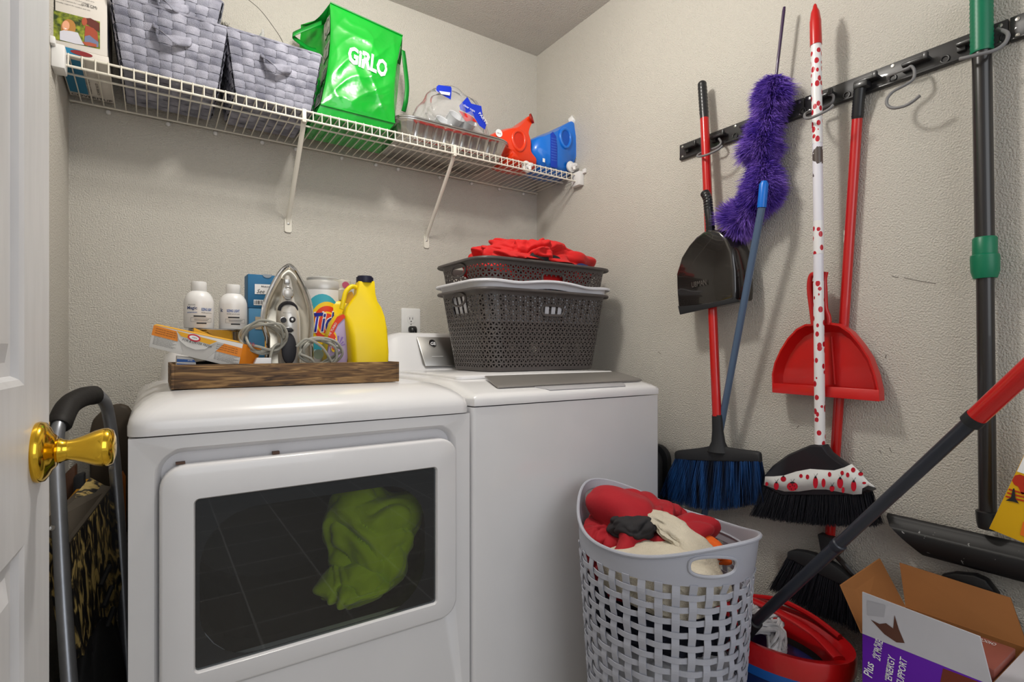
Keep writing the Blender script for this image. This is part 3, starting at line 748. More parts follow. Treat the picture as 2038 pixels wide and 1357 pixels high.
text('clear cups', textwhite, cups, P(922, 212, y=1.757), (1, 0, -0.25), (0.2, 0, 1), w=0.05)

# ---------------------------------------------------------------- two dispenser jugs
def jug(name, sil, y0, y1, m, label, zn, yn=1.75):
    """silhouette (x,z) seen from the front, thickness y0..y1"""
    cx = sum(p[0] for p in sil)/len(sil); cz = sum(p[1] for p in sil)/len(sil)
    t = thing(name, label, 'jug', (cx, (y0+y1)/2, bz))
    mb = MB(); pth = smoothpath([V((a, 0, b_)) for a, b_ in sil], 5, closed=True)
    rings = []
    for k in range(9):
        s_ = k/8; y = y0+(y1-y0)*s_; ins = 1-0.22*abs(2*s_-1)**3.5
        ring = []
        for p in pth:
            nb = max(0.0, min(1.0, (p.z-zn)/0.055)); nb = nb*nb*(3-2*nb)
            i_ = ins+(1-ins)*0.6*nb
            ring.append(V((cx+(p.x-cx)*i_, y+(yn+(y-(y0+y1)/2)*0.16-y)*nb, max(bz, cz+(p.z-cz)*i_))))
        rings.append(ring)
    mb.loft(rings)
    return t, make('body', mb, m, t, sharp=60)
orange = mat('orange_red_jug', (228, 56, 14), 0.3, coat=0.4, sub=0.05); bluej = mat('blue_jug', (6, 112, 214), 0.28, coat=0.5)
bx = 1.40
def ox(px, py, y=1.735): p = P(px, py, y=y); return (p.x, p.z)
sil = [(1.325, bz+0.002), (1.460, bz+0.002), (1.472, bz+0.018), ox(1149, 318), ox(1150, 290), ox(1152, 265), ox(1153, 250), ox(1148, 241), ox(1140, 239), ox(1125, 246), ox(1100, 257), ox(1074, 267), ox(1061, 278), ox(1059, 305)]
bj, bbody = jug('detergent_jug', sil, 1.722, 1.90, bluej, 'blue detergent jug with white cap and spigot at the right end of the shelf', 1.965)
def neck(t, m, p0, p1, r0, r1, capm=None, hole=None):
    ax = (V(p1)-V(p0)); L = ax.length
    make('neck', MB().lathe([(r0, 0), (r1*1.02, L*0.6), (r1, L)], p0, ax, 24, cap=not hole), m, t)
    if hole: make('neck_hollow', MB().lathe([(r1*0.8, 0), (r1*0.8, -0.004), (0.001, -0.02)], p1, ax, 24, cap=False), hole, t)
    if capm: make('cap', MB().lathe([(r1*1.05, -0.010), (r1*1.2, -0.008), (r1*1.2, 0.009), (r1*1.05, 0.012), (0.002, 0.012)], p1, ax, 28), capm, t)
cpos = P(1145, 238, y=1.735)
make('cap', MB().lathe([(0.019, -0.014), (0.021, -0.012), (0.021, 0.008), (0.0195, 0.011), (0.002, 0.0115)], cpos+V((0, 0.012, 0)), (0.25, -0.75, 0.45), 28), wplast, bj)
def spigot(t, c, s=1.0):
    c = V(c)
    r_ = make('spigot', MB().lathe([(0.021*s, 0), (0.023*s, 0.003), (0.0235*s, 0.009), (0.016*s, 0.013), (0.012*s, 0.014), (0.011*s, 0.022), (0.002, 0.023)], c, (0.12, -1, 0.05), 24), wplast, t)
    make('push_tap', MB().box(c.x-0.003, c.x+0.017, c.y-0.030, c.y-0.018, c.z-0.002, c.z+0.012), wplast, r_, bevel=0.003)
    make('tap_nozzle', MB().lathe([(0.007, 0), (0.006, 0.014), (0.002, 0.015)], c+V((0.004, -0.024, -0.002)), (0, 0, -1), 14), wplast, r_)
sp_ = P(1134, 333, y=1.718); spigot(bj, sp_)
# handle opening (darker disc painted as its shade, raised grip) and ribbed label
def loop(c, rx, rz, y, r, m, t, name='handle_grip'): 
    mb = MB().tube([V((c[0]+rx*math.cos(a)*(1+0.15*math.sin(a)), y, c[1]+rz*math.sin(a))) for a in [2*PI*k/28 for k in range(28)]], r, 10, closed=True); return make(name, mb, m, t)
cb = P(1126, 275, y=1.72); loop((cb.x, cb.z), 0.027, 0.038, 1.722, 0.007, bluej, bj)
bshade = mat('blue_jug_recess_shade', (6, 80, 180), 0.35)
make('handle_recess_shade', MB().prism(disc((cb.x, 1.7205, cb.z), (1, 0, 0), (0, 0, 1), 0.024, 0.036), (0, 0.002, 0)), bshade, bj)
lab_x = 1.3245
lb = mat('blue_label', (10, 60, 180), 0.4)
lpts = [V((1.343-0.004*0, 1.7215, 1.81)), V((1.343, 1.7215, 1.945)), V((1.355, 1.7215, 1.955)), V((1.372, 1.7215, 1.94)), V((1.378, 1.7215, 1.90)), V((1.378, 1.7215, 1.81))]
lo = make('label_panel', MB().prism(lpts, (0, -0.0012, 0)), lb, bj, bevel=0.0005)
for k in range(9): text('detergent liquid wash', mat('print_skyblue', (110, 160, 235), 0.5) if k == 0 else MATS['print_skyblue'], lo, (1.346, 1.7198, 1.925-0.011*k), (1, 0, 0), (0, 0, 1), w=0.028, h=0.004)
q = P(1080, 322, y=1.7196); decal('barcode_patch', [q+V((0, 0, 0)), q+V((0.012, 0, 0)), q+V((0.012, 0, 0.015)), q+V((0, 0, 0.015))], textwhite, lo)
# orange jug
sil = [(1.165, bz+0.002), (1.285, bz+0.002), (1.300, bz+0.02), ox(1062, 308), ox(1061, 282), ox(1056, 262), ox(1059, 247), ox(1063, 237), ox(1056, 229), ox(1046, 236), ox(1030, 246), ox(1005, 252), ox(984, 264), ox(977, 290), (1.150, 1.83)]
oj, obody = jug('detergent_jug', sil, 1.735, 1.90, orange, 'orange-red detergent jug with open spout beside the foil pan', 1.950)
n1_ = P(1058, 236, y=1.738)
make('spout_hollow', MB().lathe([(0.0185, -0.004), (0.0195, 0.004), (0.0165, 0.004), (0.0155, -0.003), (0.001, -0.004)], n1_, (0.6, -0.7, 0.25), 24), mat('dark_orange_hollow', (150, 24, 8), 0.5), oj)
sp_ = P(1046, 333, y=1.722); spigot(oj, sp_)
cb = P(1033, 280, y=1.735); loop((cb.x, cb.z), 0.030, 0.038, 1.737, 0.008, orange, oj)
make('handle_recess_shade', MB().prism(disc((cb.x, 1.7345, cb.z), (1, 0, 0), (0, 0, 1), 0.026, 0.036), (0, 0.002, 0)), mat('orange_jug_recess_shade', (205, 40, 10), 0.4), oj)  # darker orange disc, painted shade of the handle hollow
cb = P(993, 262, y=1.734); ls = make('round_sticker', MB().prism(disc((cb.x, 1.734, cb.z-0.006), (1, 0, 0), (0, 0, 1), 0.015, 0.015), (0, -0.001, 0)), textwhite, oj)
text('150 oz', textblack, ls, (cb.x-0.009, 1.7325, cb.z-0.009), (1, 0, 0), (0, 0, 1), w=0.018)

# ---------------------------------------------------------------- wooden tray on the dryer
wood = bpy.data.materials.new('rustic_wood'); wood.use_nodes = True; nt = wood.node_tree; b = nt.nodes['Principled BSDF']
tc = nt.nodes.new('ShaderNodeTexCoord'); mp = nt.nodes.new('ShaderNodeMapping'); mp.inputs['Scale'].default_value = (1.2, 1.2, 14)
n1 = nt.nodes.new('ShaderNodeTexNoise'); n1.inputs['Scale'].default_value = 9; n1.inputs['Detail'].default_value = 9; n1.inputs['Distortion'].default_value = 1.4
cr = nt.nodes.new('ShaderNodeValToRGB'); cr.color_ramp.elements[0].color = lin((52, 36, 24)); cr.color_ramp.elements[0].position = 0.32
cr.color_ramp.elements[1].color = lin((158, 124, 80)); cr.color_ramp.elements[1].position = 0.68
e_ = cr.color_ramp.elements.new(0.5); e_.color = lin((104, 76, 46))
bp = nt.nodes.new('ShaderNodeBump'); bp.inputs['Strength'].default_value = 0.4; bp.inputs['Distance'].default_value = 0.001
nt.links.new(tc.outputs['Object'], mp.inputs[0]); nt.links.new(mp.outputs[0], n1.inputs['Vector']); nt.links.new(n1.outputs[0], cr.inputs[0])
nt.links.new(cr.outputs[0], b.inputs['Base Color']); nt.links.new(n1.outputs[0], bp.inputs['Height']); nt.links.new(bp.outputs[0], b.inputs['Normal']); b.inputs['Roughness'].default_value = 0.7
tx0, tx1, ty0, ty1, tz = 0.031, 0.518, 1.285, 1.56, 0.9875
tray = thing('wooden_tray', 'low rustic brown wooden tray on top of the dryer', 'tray', ((tx0+tx1)/2, (ty0+ty1)/2, tz))
th = 0.05
make('front_board', MB().box(tx0+0.006, tx1-0.006, ty0, ty0+0.008, tz, tz+th), wood, tray, bevel=0.0008)
make('rear_board', MB().box(tx0+0.006, tx1-0.006, ty1-0.008, ty1, tz, tz+th), wood, tray, bevel=0.0008)
make('end_board', MB().box(tx0, tx0+0.006, ty0, ty1, tz, tz+th), wood, tray, bevel=0.0008)
make('end_board', MB().box(tx1-0.006, tx1, ty0, ty1, tz, tz+th), wood, tray, bevel=0.0008)
make('base_board', MB().box(tx0+0.006, tx1-0.006, ty0+0.008, ty1-0.008, tz+0.001, tz+0.006), wood, tray)
tb = tz+0.0065
def Xp(px, y): return P(px, 694, y=y).x
def Zp(px, py, y): return P(px, py, y=y).z
# silver tin under the cans
tin = mat('polished_tin', (170, 168, 165), 0.18, metal=1.0)
ty = 1.455
tl, tr_ = Xp(378, ty-0.05), Xp(497, ty-0.05)
tinz = Zp(440, 654, ty-0.05)
def box_thing(name, pts_rings, m, label, cat): pass
mb = MB(); cxt = (tl+tr_)/2; 
mb.loft([[(cxt+a, ty+0.005+b_, z) for a, b_ in rrect(tr_-tl+o, 0.10+o, 0.045, 8)] for z, o in ((tb, -0.01), (tb+0.004, 0), (tinz-0.006, 0), (tinz-0.004, 0.003), (tinz-0.001, 0.003), (tinz, 0))])
centred('metal_tin', mb, tin, 'shiny silver oval tin supporting the two white spray cans', 'tin', sharp=40)
canm = mat('white_can_paint', (226, 225, 224), 0.3, coat=0.3)
g = 'white spray cans on the silver tin'
def can(px, pw, ptop, y, label, txt):
    cx = Xp(px, y); z0 = tinz+0.0005; zt = Zp(px, ptop, y); H = zt-z0; s_ = H/0.112
    r = 0.030*s_*1.06
    t = thing('spray_can', label, 'spray can', (cx, y, z0), g)
    make('body', MB().lathe([(r*0.95, 0), (r, 0.002), (r, 0.060*s_), (r*0.985, 0.066*s_), (r*0.90, 0.075*s_), (r*0.76, 0.083*s_), (r*0.60, 0.0875*s_), (r*0.52, 0.089*s_)], (cx, y, z0), n=40), canm, t, sharp=60)
    make('cap', MB().lathe([(r*0.50, 0.0885*s_), (r*0.52, 0.0895*s_), (r*0.52, 0.110*s_), (r*0.49, 0.112*s_), (0.001, 0.112*s_)], (cx, y, z0), n=32), wplast, t)
    a0 = math.atan2(-y, -cx)          # facing the room
    def wr(off, zb): 
        return lambda a, b_: V((cx+(r+0.0004)*math.cos(a0+off+a/r), y+(r+0.0004)*math.sin(a0+off+a/r), z0+zb+b_))
    def bx(a_0, a_1, zb, h_, m, nm='label_band'):
        f_ = wr(a_0, zb); mb = MB(); mb.grid(lambda u, v: f_((a_1-a_0)*r*u, h_*v), 10, 1); make(nm, mb, m, t)
    for s__, off, zb, h_, w_, m, bo in txt:
        text(s__, m, t, None, None, None, h=h_, w=w_, bold=bo, fn=wr(off, zb))
    bx(-0.35, 0.45, 0.026, 0.003, textblack); bx(-0.15, 0.5, 0.010, 0.003, textblack)
    fr_ = MB(); f_ = wr(-0.55, 0.0145)
    for (u0, u1, v0, v1) in ((0, 0.045, 0, 0.0004), (0, 0.045, 0.009, 0.0094), (0, 0.0004, 0, 0.009), (0.0446, 0.045, 0, 0.009)):
        fr_.grid(lambda u, v: f_(u0+(u1-u0)*u, v0+(v1-v0)*v), 8, 1)
    make('label_frame', fr_, textblack, t, kind='stuff')
    bx(-0.3, 0.7, 0.0205, 0.0008, textblack); bx(-0.3, 0.6, 0.0178, 0.0008, textblack)
    return t
can(396, 62, 561, 1.445, 'left white spray can of the pair, logo and blue lettering facing front', [('FAULTLESS', -0.75, 0.052, 0.0028, 0.016, textblack, 0), ('Magic', -0.82, 0.0405, 0.0095, 0.022, mat('print_darkblue', (40, 60, 110), 0.5), 0.02), ('premium', -0.8, 0.034, 0.0035, 0.021, textblue, 0.02), ('SIZING LIGHT', 0.15, 0.040, 0.0065, 0.024, textblue, 0.02), ('Wrinkle spray for body', 0.15, 0.034, 0.003, 0.024, textblack, 0.01)])
can(464, 60, 567, 1.46, 'right white spray can of the pair, turned to show only blue lettering', [('SIZING LIGHT', -0.45, 0.040, 0.0065, 0.028, textblue, 0.02), ('Wrinkle spray for body', -0.45, 0.034, 0.003, 0.028, textblack, 0.01), ('lic', -1.02, 0.0405, 0.0095, 0.007, MATS['print_darkblue'], 0.02)])
# oblique cartons: given front quad (world) and a depth vector
def qbox(name, quad, dep, m, label, cat, group=None, bev=0.0008):
    q = [V(p) for p in quad]; c = sum(q, V((0, 0, 0)))/4; c.z = min(p.z for p in q)
    t = thing(name, label, cat, c+V(dep)*0.5, group); make('carton', MB().prism(q, dep), m, t, bevel=bev); return t
def PY(px, py, y): return P(px, py, y=y)
yel = bpy.data.materials.new('yellow_carton_print'); yel.use_nodes = True; nt = yel.node_tree; b = nt.nodes['Principled BSDF']
yellowc = mat('yellow_carton', (226, 165, 20), 0.5, var=0.05); orangec = mat('orange_carton', (222, 130, 20), 0.5)
whitec = mat('white_card', (212, 210, 206), 0.6); greyc = mat('bare_card', (186, 184, 180), 0.8)
yb0 = 1.298
Q_ = [PY(296, 690, yb0), PY(474, 733, yb0), PY(484, 684, yb0), PY(306, 647, yb0)]
for p in Q_: p.z = max(p.z, tz+th+0.0005) if p.x < tx1 and False else p.z
box1 = qbox('tissue_sheet_box', Q_, (0.006, 0.052, 0.004), whitec, 'torn yellow and white dryer sheet box tilted across the tray front', 'box')
ex = (Q_[1]-Q_[0]).normalized(); ez = (Q_[3]-Q_[0]).normalized(); LX = (Q_[1]-Q_[0]).length; LZ = (Q_[3]-Q_[0]).length
nn_ = ex.cross(ez).normalized()
def b1(u, v, k=1): return Q_[0]+ex*LX*u+ez*LZ*v+nn_*0.0004*k*(1 if nn_.y < 0 else -1)
def bd(name, uv, m, k=1, par=None): return decal(name, [b1(u, v, k) for u, v in uv], m, par or box1)
bd('orange_print', [(0.0, 0.55), (0.28, 0.55), (0.25, 1.0), (0.0, 1.0)], orangec); bd('orange_print', [(0.70, 0.55), (1.0, 0.55), (1.0, 1.0), (0.74, 1.0)], orangec)
bd('torn_hole', [(0.26, 0.99), (0.29, 0.6), (0.36, 0.15), (0.34, 0.0), (0.60, 0.0), (0.68, 0.4), (0.78, 1.0)], greyc, 2)
flapm = bd('torn_flap', [(0.24, 1.0), (0.29, 0.62), (0.38, 0.42), (0.48, 0.38), (0.58, 0.5), (0.66, 0.85), (0.7, 1.0)], whitec, 5)
bd('flap_yellow', [(0.24, 1.02), (0.30, 0.82), (0.62, 0.78), (0.7, 1.02)], yellowc, 7)
decal('red_emblem', disc(b1(0.44, 0.90, 9), ex, ez, 0.012, 0.0075), mat('emblem_red', (200, 30, 50), 0.5), box1)
decal('emblem_oval', disc(b1(0.44, 0.90, 10), ex, ez, 0.009, 0.0045), textwhite, box1)
text('ARM', textblack, box1, b1(0.418, 0.87, 12), ex, ez, h=0.003)
text('FOR & DRYER FRESH', textblack, box1, b1(0.32, 0.64, 9), ex, ez, h=0.005, w=0.055, shear=0.2)
for (u0, u1) in ((0.03, 0.27), (0.70, 0.98)):
    for k in range(8):
        text('fabric softener sheets for freshness static guard', textblack, box1, b1(u0, 0.50-0.05*k, 3), ex, ez, h=0.0022, w=(u1-u0)*LX*(1-0.1*(k % 3)))
    for k in range(3): text('directions for use keep dry', textblack, box1, b1(u0, 0.85-0.1*k, 3), ex, ez, h=0.003, w=(u1-u0)*LX*0.9)
dp = V((0.006, 0.052, 0.004))
decal('yellow_top', [Q_[3]+V((0, 0, .0004)), Q_[2]+V((0, 0, .0004)), Q_[2]+dp+V((0, 0, .0004)), Q_[3]+dp+V((0, 0, .0004))], yellowc, box1)
# opened end flap (orange) folding out to the right
e0, e1 = Q_[1], Q_[2]
endp = [e0, e1, PY(522, 692, 1.335), PY(512, 715, 1.33), PY(500, 732, 1.32)]
make('end_flap', MB().prism(endp, (0, 0.0012, 0)), orangec, box1)
text('10x', mat('print_red', (190, 30, 30), 0.5), box1, PY(498, 688, 1.31)+V((0, -0.003, 0)), (1, 0.3, -0.2), (0, 0, 1), h=0.008)
# second yellow box behind
yy = 1.36
qbox('dryer_sheet_box', [PY(386, 690, yy), PY(500, 715, yy), PY(500, 700, yy), PY(386, 652, yy)], (0, 0.045, 0.0), yellowc, 'second yellow dryer sheet box just behind the torn one', 'box')
# blue and white packet beneath
yy = 1.305
bb = [PY(349, 733, yy), PY(392, 733, yy), PY(390, 722, yy), PY(383, 711, yy), PY(352, 708, yy)]
for p in bb[:2]: p.z = tb
q = sum(bb, V((0, 0, 0)))/5; q.z = tb
pk = thing('blue_white_packet', 'small blue and white packet under the torn yellow box', 'packet', q)
make('wrapper', MB().prism(bb, (0, 0.05, 0)), whitec, pk, bevel=0.001)
blu = mat('packet_blue', (10, 85, 165), 0.4)
def band(y0_, y1_): return [PY(352, y0_, yy)+V((0, -.0006, 0)), PY(386, y0_+2, yy)+V((0, -.0006, 0)), PY(390, y1_, yy)+V((0, -.0006, 0)), PY(352, y1_-1, yy)+V((0, -.0006, 0))]
decal('blue_band', band(714, 721), blu, pk); decal('blue_band', band(723, 731), blu, pk)
text('pods', textwhite, pk, PY(374, 719, yy)+V((0, -.001, 0)), (1, 0, -0.1), (0, 0, 1), h=0.004); text('pods', textwhite, pk, PY(376, 729, yy)+V((0, -.001, 0)), (1, 0, -0.1), (0, 0, 1), h=0.004)
# dark folded cloth in the tray
centred('dark_pouch', heap(PY(420, 728, 1.34)+V((0, 0.01, -0.012)), (0.045, 0.022, 0.022), 3, amp=0.15, sub=4, flat=tb), blackfab, 'small dark pouch in the tray under the torn box', 'pouch')
# white card box in front of the iron
yy = 1.30
wq = [PY(488, 735, yy), PY(540, 735, yy), PY(540, 712, yy), PY(512, 712, yy)]
for p in wq[:2]: p.z = tb
qbox('white_card_box', wq, (0.0, 0.03, 0), mat('bright_card', (222, 222, 224), 0.5), 'small plain white box in front of the tray\'s cord coil', 'box')
# blue cartons behind
yy = 1.475
bl1 = mat('blue_carton', (28, 104, 150), 0.5); bl2 = mat('pale_blue_carton', (70, 130, 170), 0.5)
x0, x1 = Xp(495, yy), Xp(560, yy)
zm = Zp(495, 612, yy); zt_ = Zp(495, 545, yy)
g = 'blue cartons stacked behind the iron'
lo_ = thing('blue_carton', 'paler blue carton, the lower of two stacked behind the iron', 'box', ((x0+x1)/2, yy+0.03, tb), g)
make('carton', MB().box(x0, x1, yy, yy+0.06, tb, zm-0.0005), bl2, lo_, bevel=0.001)
up_ = thing('blue_carton', 'darker blue carton with white handwritten label, on top behind the iron', 'box', ((x0+x1)/2, yy+0.03, zm), g)
make('carton', MB().box(x0-0.002, x1+0.002, yy-0.001, yy+0.06, zm, zt_), bl1, up_, bevel=0.001)
def dq(px0, py0, px1, py1, m, par, y, nm): return decal(nm, [PY(px0, py1, y), PY(px1, py1+1, y), PY(px1, py0+2, y), PY(px0, py0, y)], m, par)
lw_ = dq(507, 565, 560, 585, textwhite, up_, yy-0.002, 'paper_label')
text('See Elise', textblack, lw_, PY(511, 583, yy-0.0025), (1, 0, 0), (0, 0, 1), h=0.010, w=0.045, shear=0.4)
text('blue-room', textblack, lw_, PY(520, 571, yy-0.0025), (1, 0, 0), (0, 0, 1), h=0.0035, w=0.03, bold=0.03)
bw = dq(505, 596, 545, 607, textwhite, up_, yy-0.002, 'barcode_label')
for k in range(10):
    a = 507+k*3.3; dq(a, 597, a+1.3+(k % 3)*0.4, 605, textblack, bw, yy-0.0026, 'barcode_bar')
pq = dq(508, 630, 540, 655, mat('print_beige', (190, 175, 150), 0.6), lo_, yy-0.001, 'paper_label')
decal('thumb_notch', [PY(532, 546, yy-0.0022)+V((0.011*math.cos(PI*k/10), 0, -0.009*math.sin(PI*k/10))) for k in range(11)], mat('notch_grey', (150, 160, 170), 0.7), up_)

# ---- steam iron standing on its heel
iy = 1.36
soft = mat('iron_champagne_grey', (205, 202, 196), 0.3, metal=0.5); gold = mat('iron_warm_grey', (200, 192, 175), 0.22, metal=0.85)
gripm = mat('iron_grip_black', (34, 33, 38), 0.55)
ix = Xp(570, iy)
iron = thing('steam_iron', 'silver steam iron standing upright in the tray', 'iron', (ix, iy, tb))
def arch(px_list, y): return [PY(a, b_, y) for a, b_ in px_list]
OL = [(527, 672), (519, 640), (523, 605), (537, 570), (554, 540), (568, 527), (576, 527), (588, 540), (604, 570), (616, 605), (620, 640), (618, 672)]
outl = smoothpath(arch(OL, iy+0.02), 4)
for p in (outl[0], outl[-1]): pass
base_pts = [V((outl[0].x, iy+0.02, tb+0.004))]+outl+[V((outl[-1].x, iy+0.02, tb+0.004))]
make('soleplate', MB().prism(base_pts, (0, 0.010, 0)), chrome, iron, bevel=0.003)
cen = V((ix, iy+0.02, tb+0.12))
def scl(pts, s_, y): return [V((cen.x+(p.x-cen.x)*s_, y, cen.z+(p.z-cen.z)*s_)) for p in pts]
mb = MB(); mb.loft([scl(base_pts, s_, y) for s_, y in ((1.0, iy+0.020), (0.99, iy+0.008), (0.93, iy-0.002), (0.86, iy-0.004), (0.80, iy+0.002))], False, True)
make('skirt', mb, gold, iron, sharp=60)
mb = MB().tube(scl(base_pts, 0.965, iy+0.000), 0.0042, 8); make('chrome_band', mb, chrome, iron)
# body: spine from nose to heel
hp_ = [(572, 548, 9, 0.0), (572, 560, 14, -0.006), (572, 580, 20, -0.012), (572, 600, 24, -0.018), (572, 612, 26, -0.026), (573, 632, 29, -0.034), (574, 655, 29, -0.034), (575, 680, 28, -0.030), (576, 705, 28, -0.028), (576, 728, 27, -0.028), (576, 735, 26, -0.026)]
rings = []
for px, py, wpx, dy_ in hp_:
    c_ = PY(px, py, iy); hw_ = wpx/F*1.28/2*(1.1+0.38*(py > 605))
    rings.append([V((c_.x+hw_*math.cos(a)*1.02, iy+0.004+(dy_*0.9-0.006)*max(0, -math.sin(a))**0.75+0.012*max(0, math.sin(a)), max(c_.z, tb))) for a in [2*PI*k/24 for k in range(24)]])
make('handle', MB().loft(rings), soft, iron, sharp=60)
def on_handle(px, py, dy_): return PY(px, py, iy+dy_)
def oval(px, py, dy_, rx, rz, m, nm, thick=0.0015, par=iron):
    c_ = on_handle(px, py, dy_); return make(nm, MB().loft([[V((c_.x+rx*s_*math.cos(a), c_.y-y_*thick-0.000, c_.z+rz*s_*math.sin(a))) for a in [2*PI*k/28 for k in range(28)]] for s_, y_ in ((1, 0), (1, 0.6), (0.9, 1.0))], True, True), m, par, sharp=70)
oval(575, 694, -0.0335, 0.0165, 0.037, gripm, 'grip_pad', 0.003)
ob_ = oval(574, 657, -0.036, 0.013, 0.0072, chrome, 'button_bezel', 0.0015); oval(574, 657, -0.0375, 0.011, 0.0058, gripm, 'steam_button', 0.002)
oval(564, 637, -0.036, 0.0075, 0.0078, chrome, 'dial_bezel', 0.001); oval(564, 637, -0.037, 0.0062, 0.0065, gripm, 'dial', 0.005)
oval(582, 636, -0.036, 0.0068, 0.0070, gripm, 'spray_button', 0.002); oval(582, 636, -0.038, 0.0035, 0.0036, chrome, 'button_dot', 0.001)
oval(573, 583, -0.018, 0.0135, 0.0165, chrome, 'water_lid', 0.003); oval(573, 583, -0.0205, 0.009, 0.011, soft, 'lid_inset', 0.002)
make('collar', MB().tube([PY(573+17*math.cos(a), 618-16*math.sin(a), iy-0.026+0.01*abs(math.cos(a))) for a in [PI*k/16 for k in range(17)]], 0.0042, 8), gripm, iron)
make('spray_nozzle', MB().box(ix-0.006, ix+0.006, iy-0.012, iy+0.0, Zp(572, 566, iy), Zp(572, 556, iy)), steel, iron, bevel=0.002)
make('heel', MB().box(ix-0.038, ix+0.038, iy-0.012, iy+0.032, tb, tb+0.012), gripm, iron, bevel=0.004)
text('smart steam', textblack, iron, PY(563, 623, iy-0.040), (1, 0, 0), (0, 0, 1), w=0.018)
# ---- coiled cords
cordm = mat('grey_cord', (150, 148, 138), 0.5)
def coil(name, cpx, cpy, rx, rz, y, turns, seed, label, rad=0.0031):
    rnd = random.Random(seed); pts = []; c_ = PY(cpx, cpy, y)
    for k in range(turns*7):
        a = 2*PI*k/7; sx = rx*(1+rnd.uniform(-0.25, 0.12)); sz = rz*(1+rnd.uniform(-0.3, 0.12))
        pts.append(V((c_.x+sx*math.cos(a), y+rnd.uniform(-0.012, 0.014), max(tb+0.006, c_.z+sz*math.sin(a)+0.004*math.sin(k*0.7)))))
    t = thing(name, label, 'cord', (c_.x, y, tb)); make('cord', MB().tube(smoothpath(pts, 6), rad, 7), cordm, t)
    return t, c_
ct, c_ = coil('coiled_cord', 527, 672, 0.047, 0.034, 1.315, 5, 3, 'grey coiled cord left of the iron handle')
ct2, c2_ = coil('coiled_cord', 637, 700, 0.048, 0.032, 1.32, 6, 11, 'grey coiled cord right of the iron handle')
make('cord_strand', MB().tube(smoothpath([PY(540, 735, 1.31), PY(538, 712, 1.305), PY(545, 690, 1.31), PY(556, 684, 1.315)]), 0.003, 7), cordm, ct)
make('cord_strand', MB().tube(smoothpath([PY(598, 705, 1.305), PY(620, 715, 1.30), PY(628, 733, 1.305)]), 0.003, 7), cordm, ct2)
make('cord_strand', MB().tube(smoothpath([PY(590, 690, 1.30), PY(610, 675, 1.30), PY(640, 690, 1.30), PY(660, 720, 1.305)]), 0.003, 7), cordm, ct2)
ly = 1.335
lb_ = decal('round_label', disc(PY(634, 705, ly), (1, 0, 0), (0, 0, 1), 0.012, 0.012), mat('label_sage', (130, 140, 115), 0.6), ct2)

# ---- detergent tub
ty_ = 1.50
tcx = Xp(643, ty_); tw = (Xp(690, ty_)-Xp(598, ty_))/2+0.002
zl = Zp(643, 545, ty_); zs = Zp(643, 580, ty_)
tub = thing('detergent_tub', 'white round-lidded detergent tub with bull\'s-eye print behind the iron', 'tub', (tcx, ty_, tb))
make('tub_body', MB().lathe([(tw*0.93, 0), (tw*0.97, 0.004), (tw*1.0, 0.12), (tw*0.99, zs-tb)], (tcx, ty_, tb), n=44, sy=0.9), canm, tub)
silv = mat('pearl_lid', (188, 186, 182), 0.3, metal=0.3)
make('tub_lid', MB().lathe([(tw*0.99, 0), (tw*1.0, 0.004), (tw*0.98, 0.016), (tw*0.92, 0.024), (tw*0.70, 0.027), (tw*0.66, 0.028), (tw*0.68, 0.034), (tw*0.62, 0.038), (0.001, 0.038)], (tcx, ty_, zs), n=44, sy=0.9), silv, tub, sharp=50)
a0 = math.atan2(-ty_, -tcx)
ytub = 1.0
def twrap(a, b_, k=0):      # a: metres around from the front centre, b_: height
    an = a0+a/tw; r_ = tw+0.0006+0.0003*k
    return V((tcx+r_*math.cos(an), ty_+0.9*r_*math.sin(an), tb+b_))
def tdisc(ca, cb_, ra, rb, m, k, nm, lo=-9, hi=9):
    mb = MB(); n = 36; c = mb.pt(twrap(ca, cb_, k)); prev = None; rows_ = []
    for j in range(1, 4):
        rows_.append([mb.pt(twrap(min(max(ca+ra*j/3*math.cos(2*PI*i/n), lo), hi), cb_+rb*j/3*math.sin(2*PI*i/n), k)) for i in range(n)])
    for i in range(n): mb.f.append([c, rows_[0][i], rows_[0][(i+1) % n]])
    for a_, b2 in zip(rows_[:-1], rows_[1:]):
        for i in range(n): mb.f.append([a_[i], b2[i], b2[(i+1) % n], a_[(i+1) % n]])
    return make(nm, mb, m, tub)
tealp = mat('print_teal', (60, 170, 190), 0.45); yelp = mat('print_yellow', (250, 205, 20), 0.45); redo = mat('print_orange_red', (225, 60, 15), 0.45); blup = mat('print_deep_blue', (18, 30, 140), 0.45)
zc_ = 0.142
tdisc(0.000, zc_, 0.052, 0.078, tealp, 0, 'teal_swirl')
tdisc(0.012, zc_, 0.044, 0.058, yelp, 1, 'yellow_ring'); tdisc(0.012, zc_, 0.036, 0.047, redo, 2, 'red_ring'); tdisc(0.012, zc_, 0.026, 0.032, yelp, 3, 'yellow_centre'); tdisc(0.012, zc_, 0.022, 0.027, redo, 4, 'red_centre')
text('Tide', textwhite, tub, None, None, None, h=0.056, w=0.074, bold=0.055, shear=0.25, fn=lambda a, b_: twrap(a-0.026, zc_-0.026+b_+a*0.08, 5))
text('Tide', blup, tub, None, None, None, h=0.050, w=0.070, bold=0.02, shear=0.25, fn=lambda a, b_: twrap(a-0.024, zc_-0.023+b_+a*0.08, 7))
text('PODS', textwhite, tub, None, None, None, h=0.008, w=0.03, fn=lambda a, b_: twrap(a-0.02, 0.066+b_, 7))

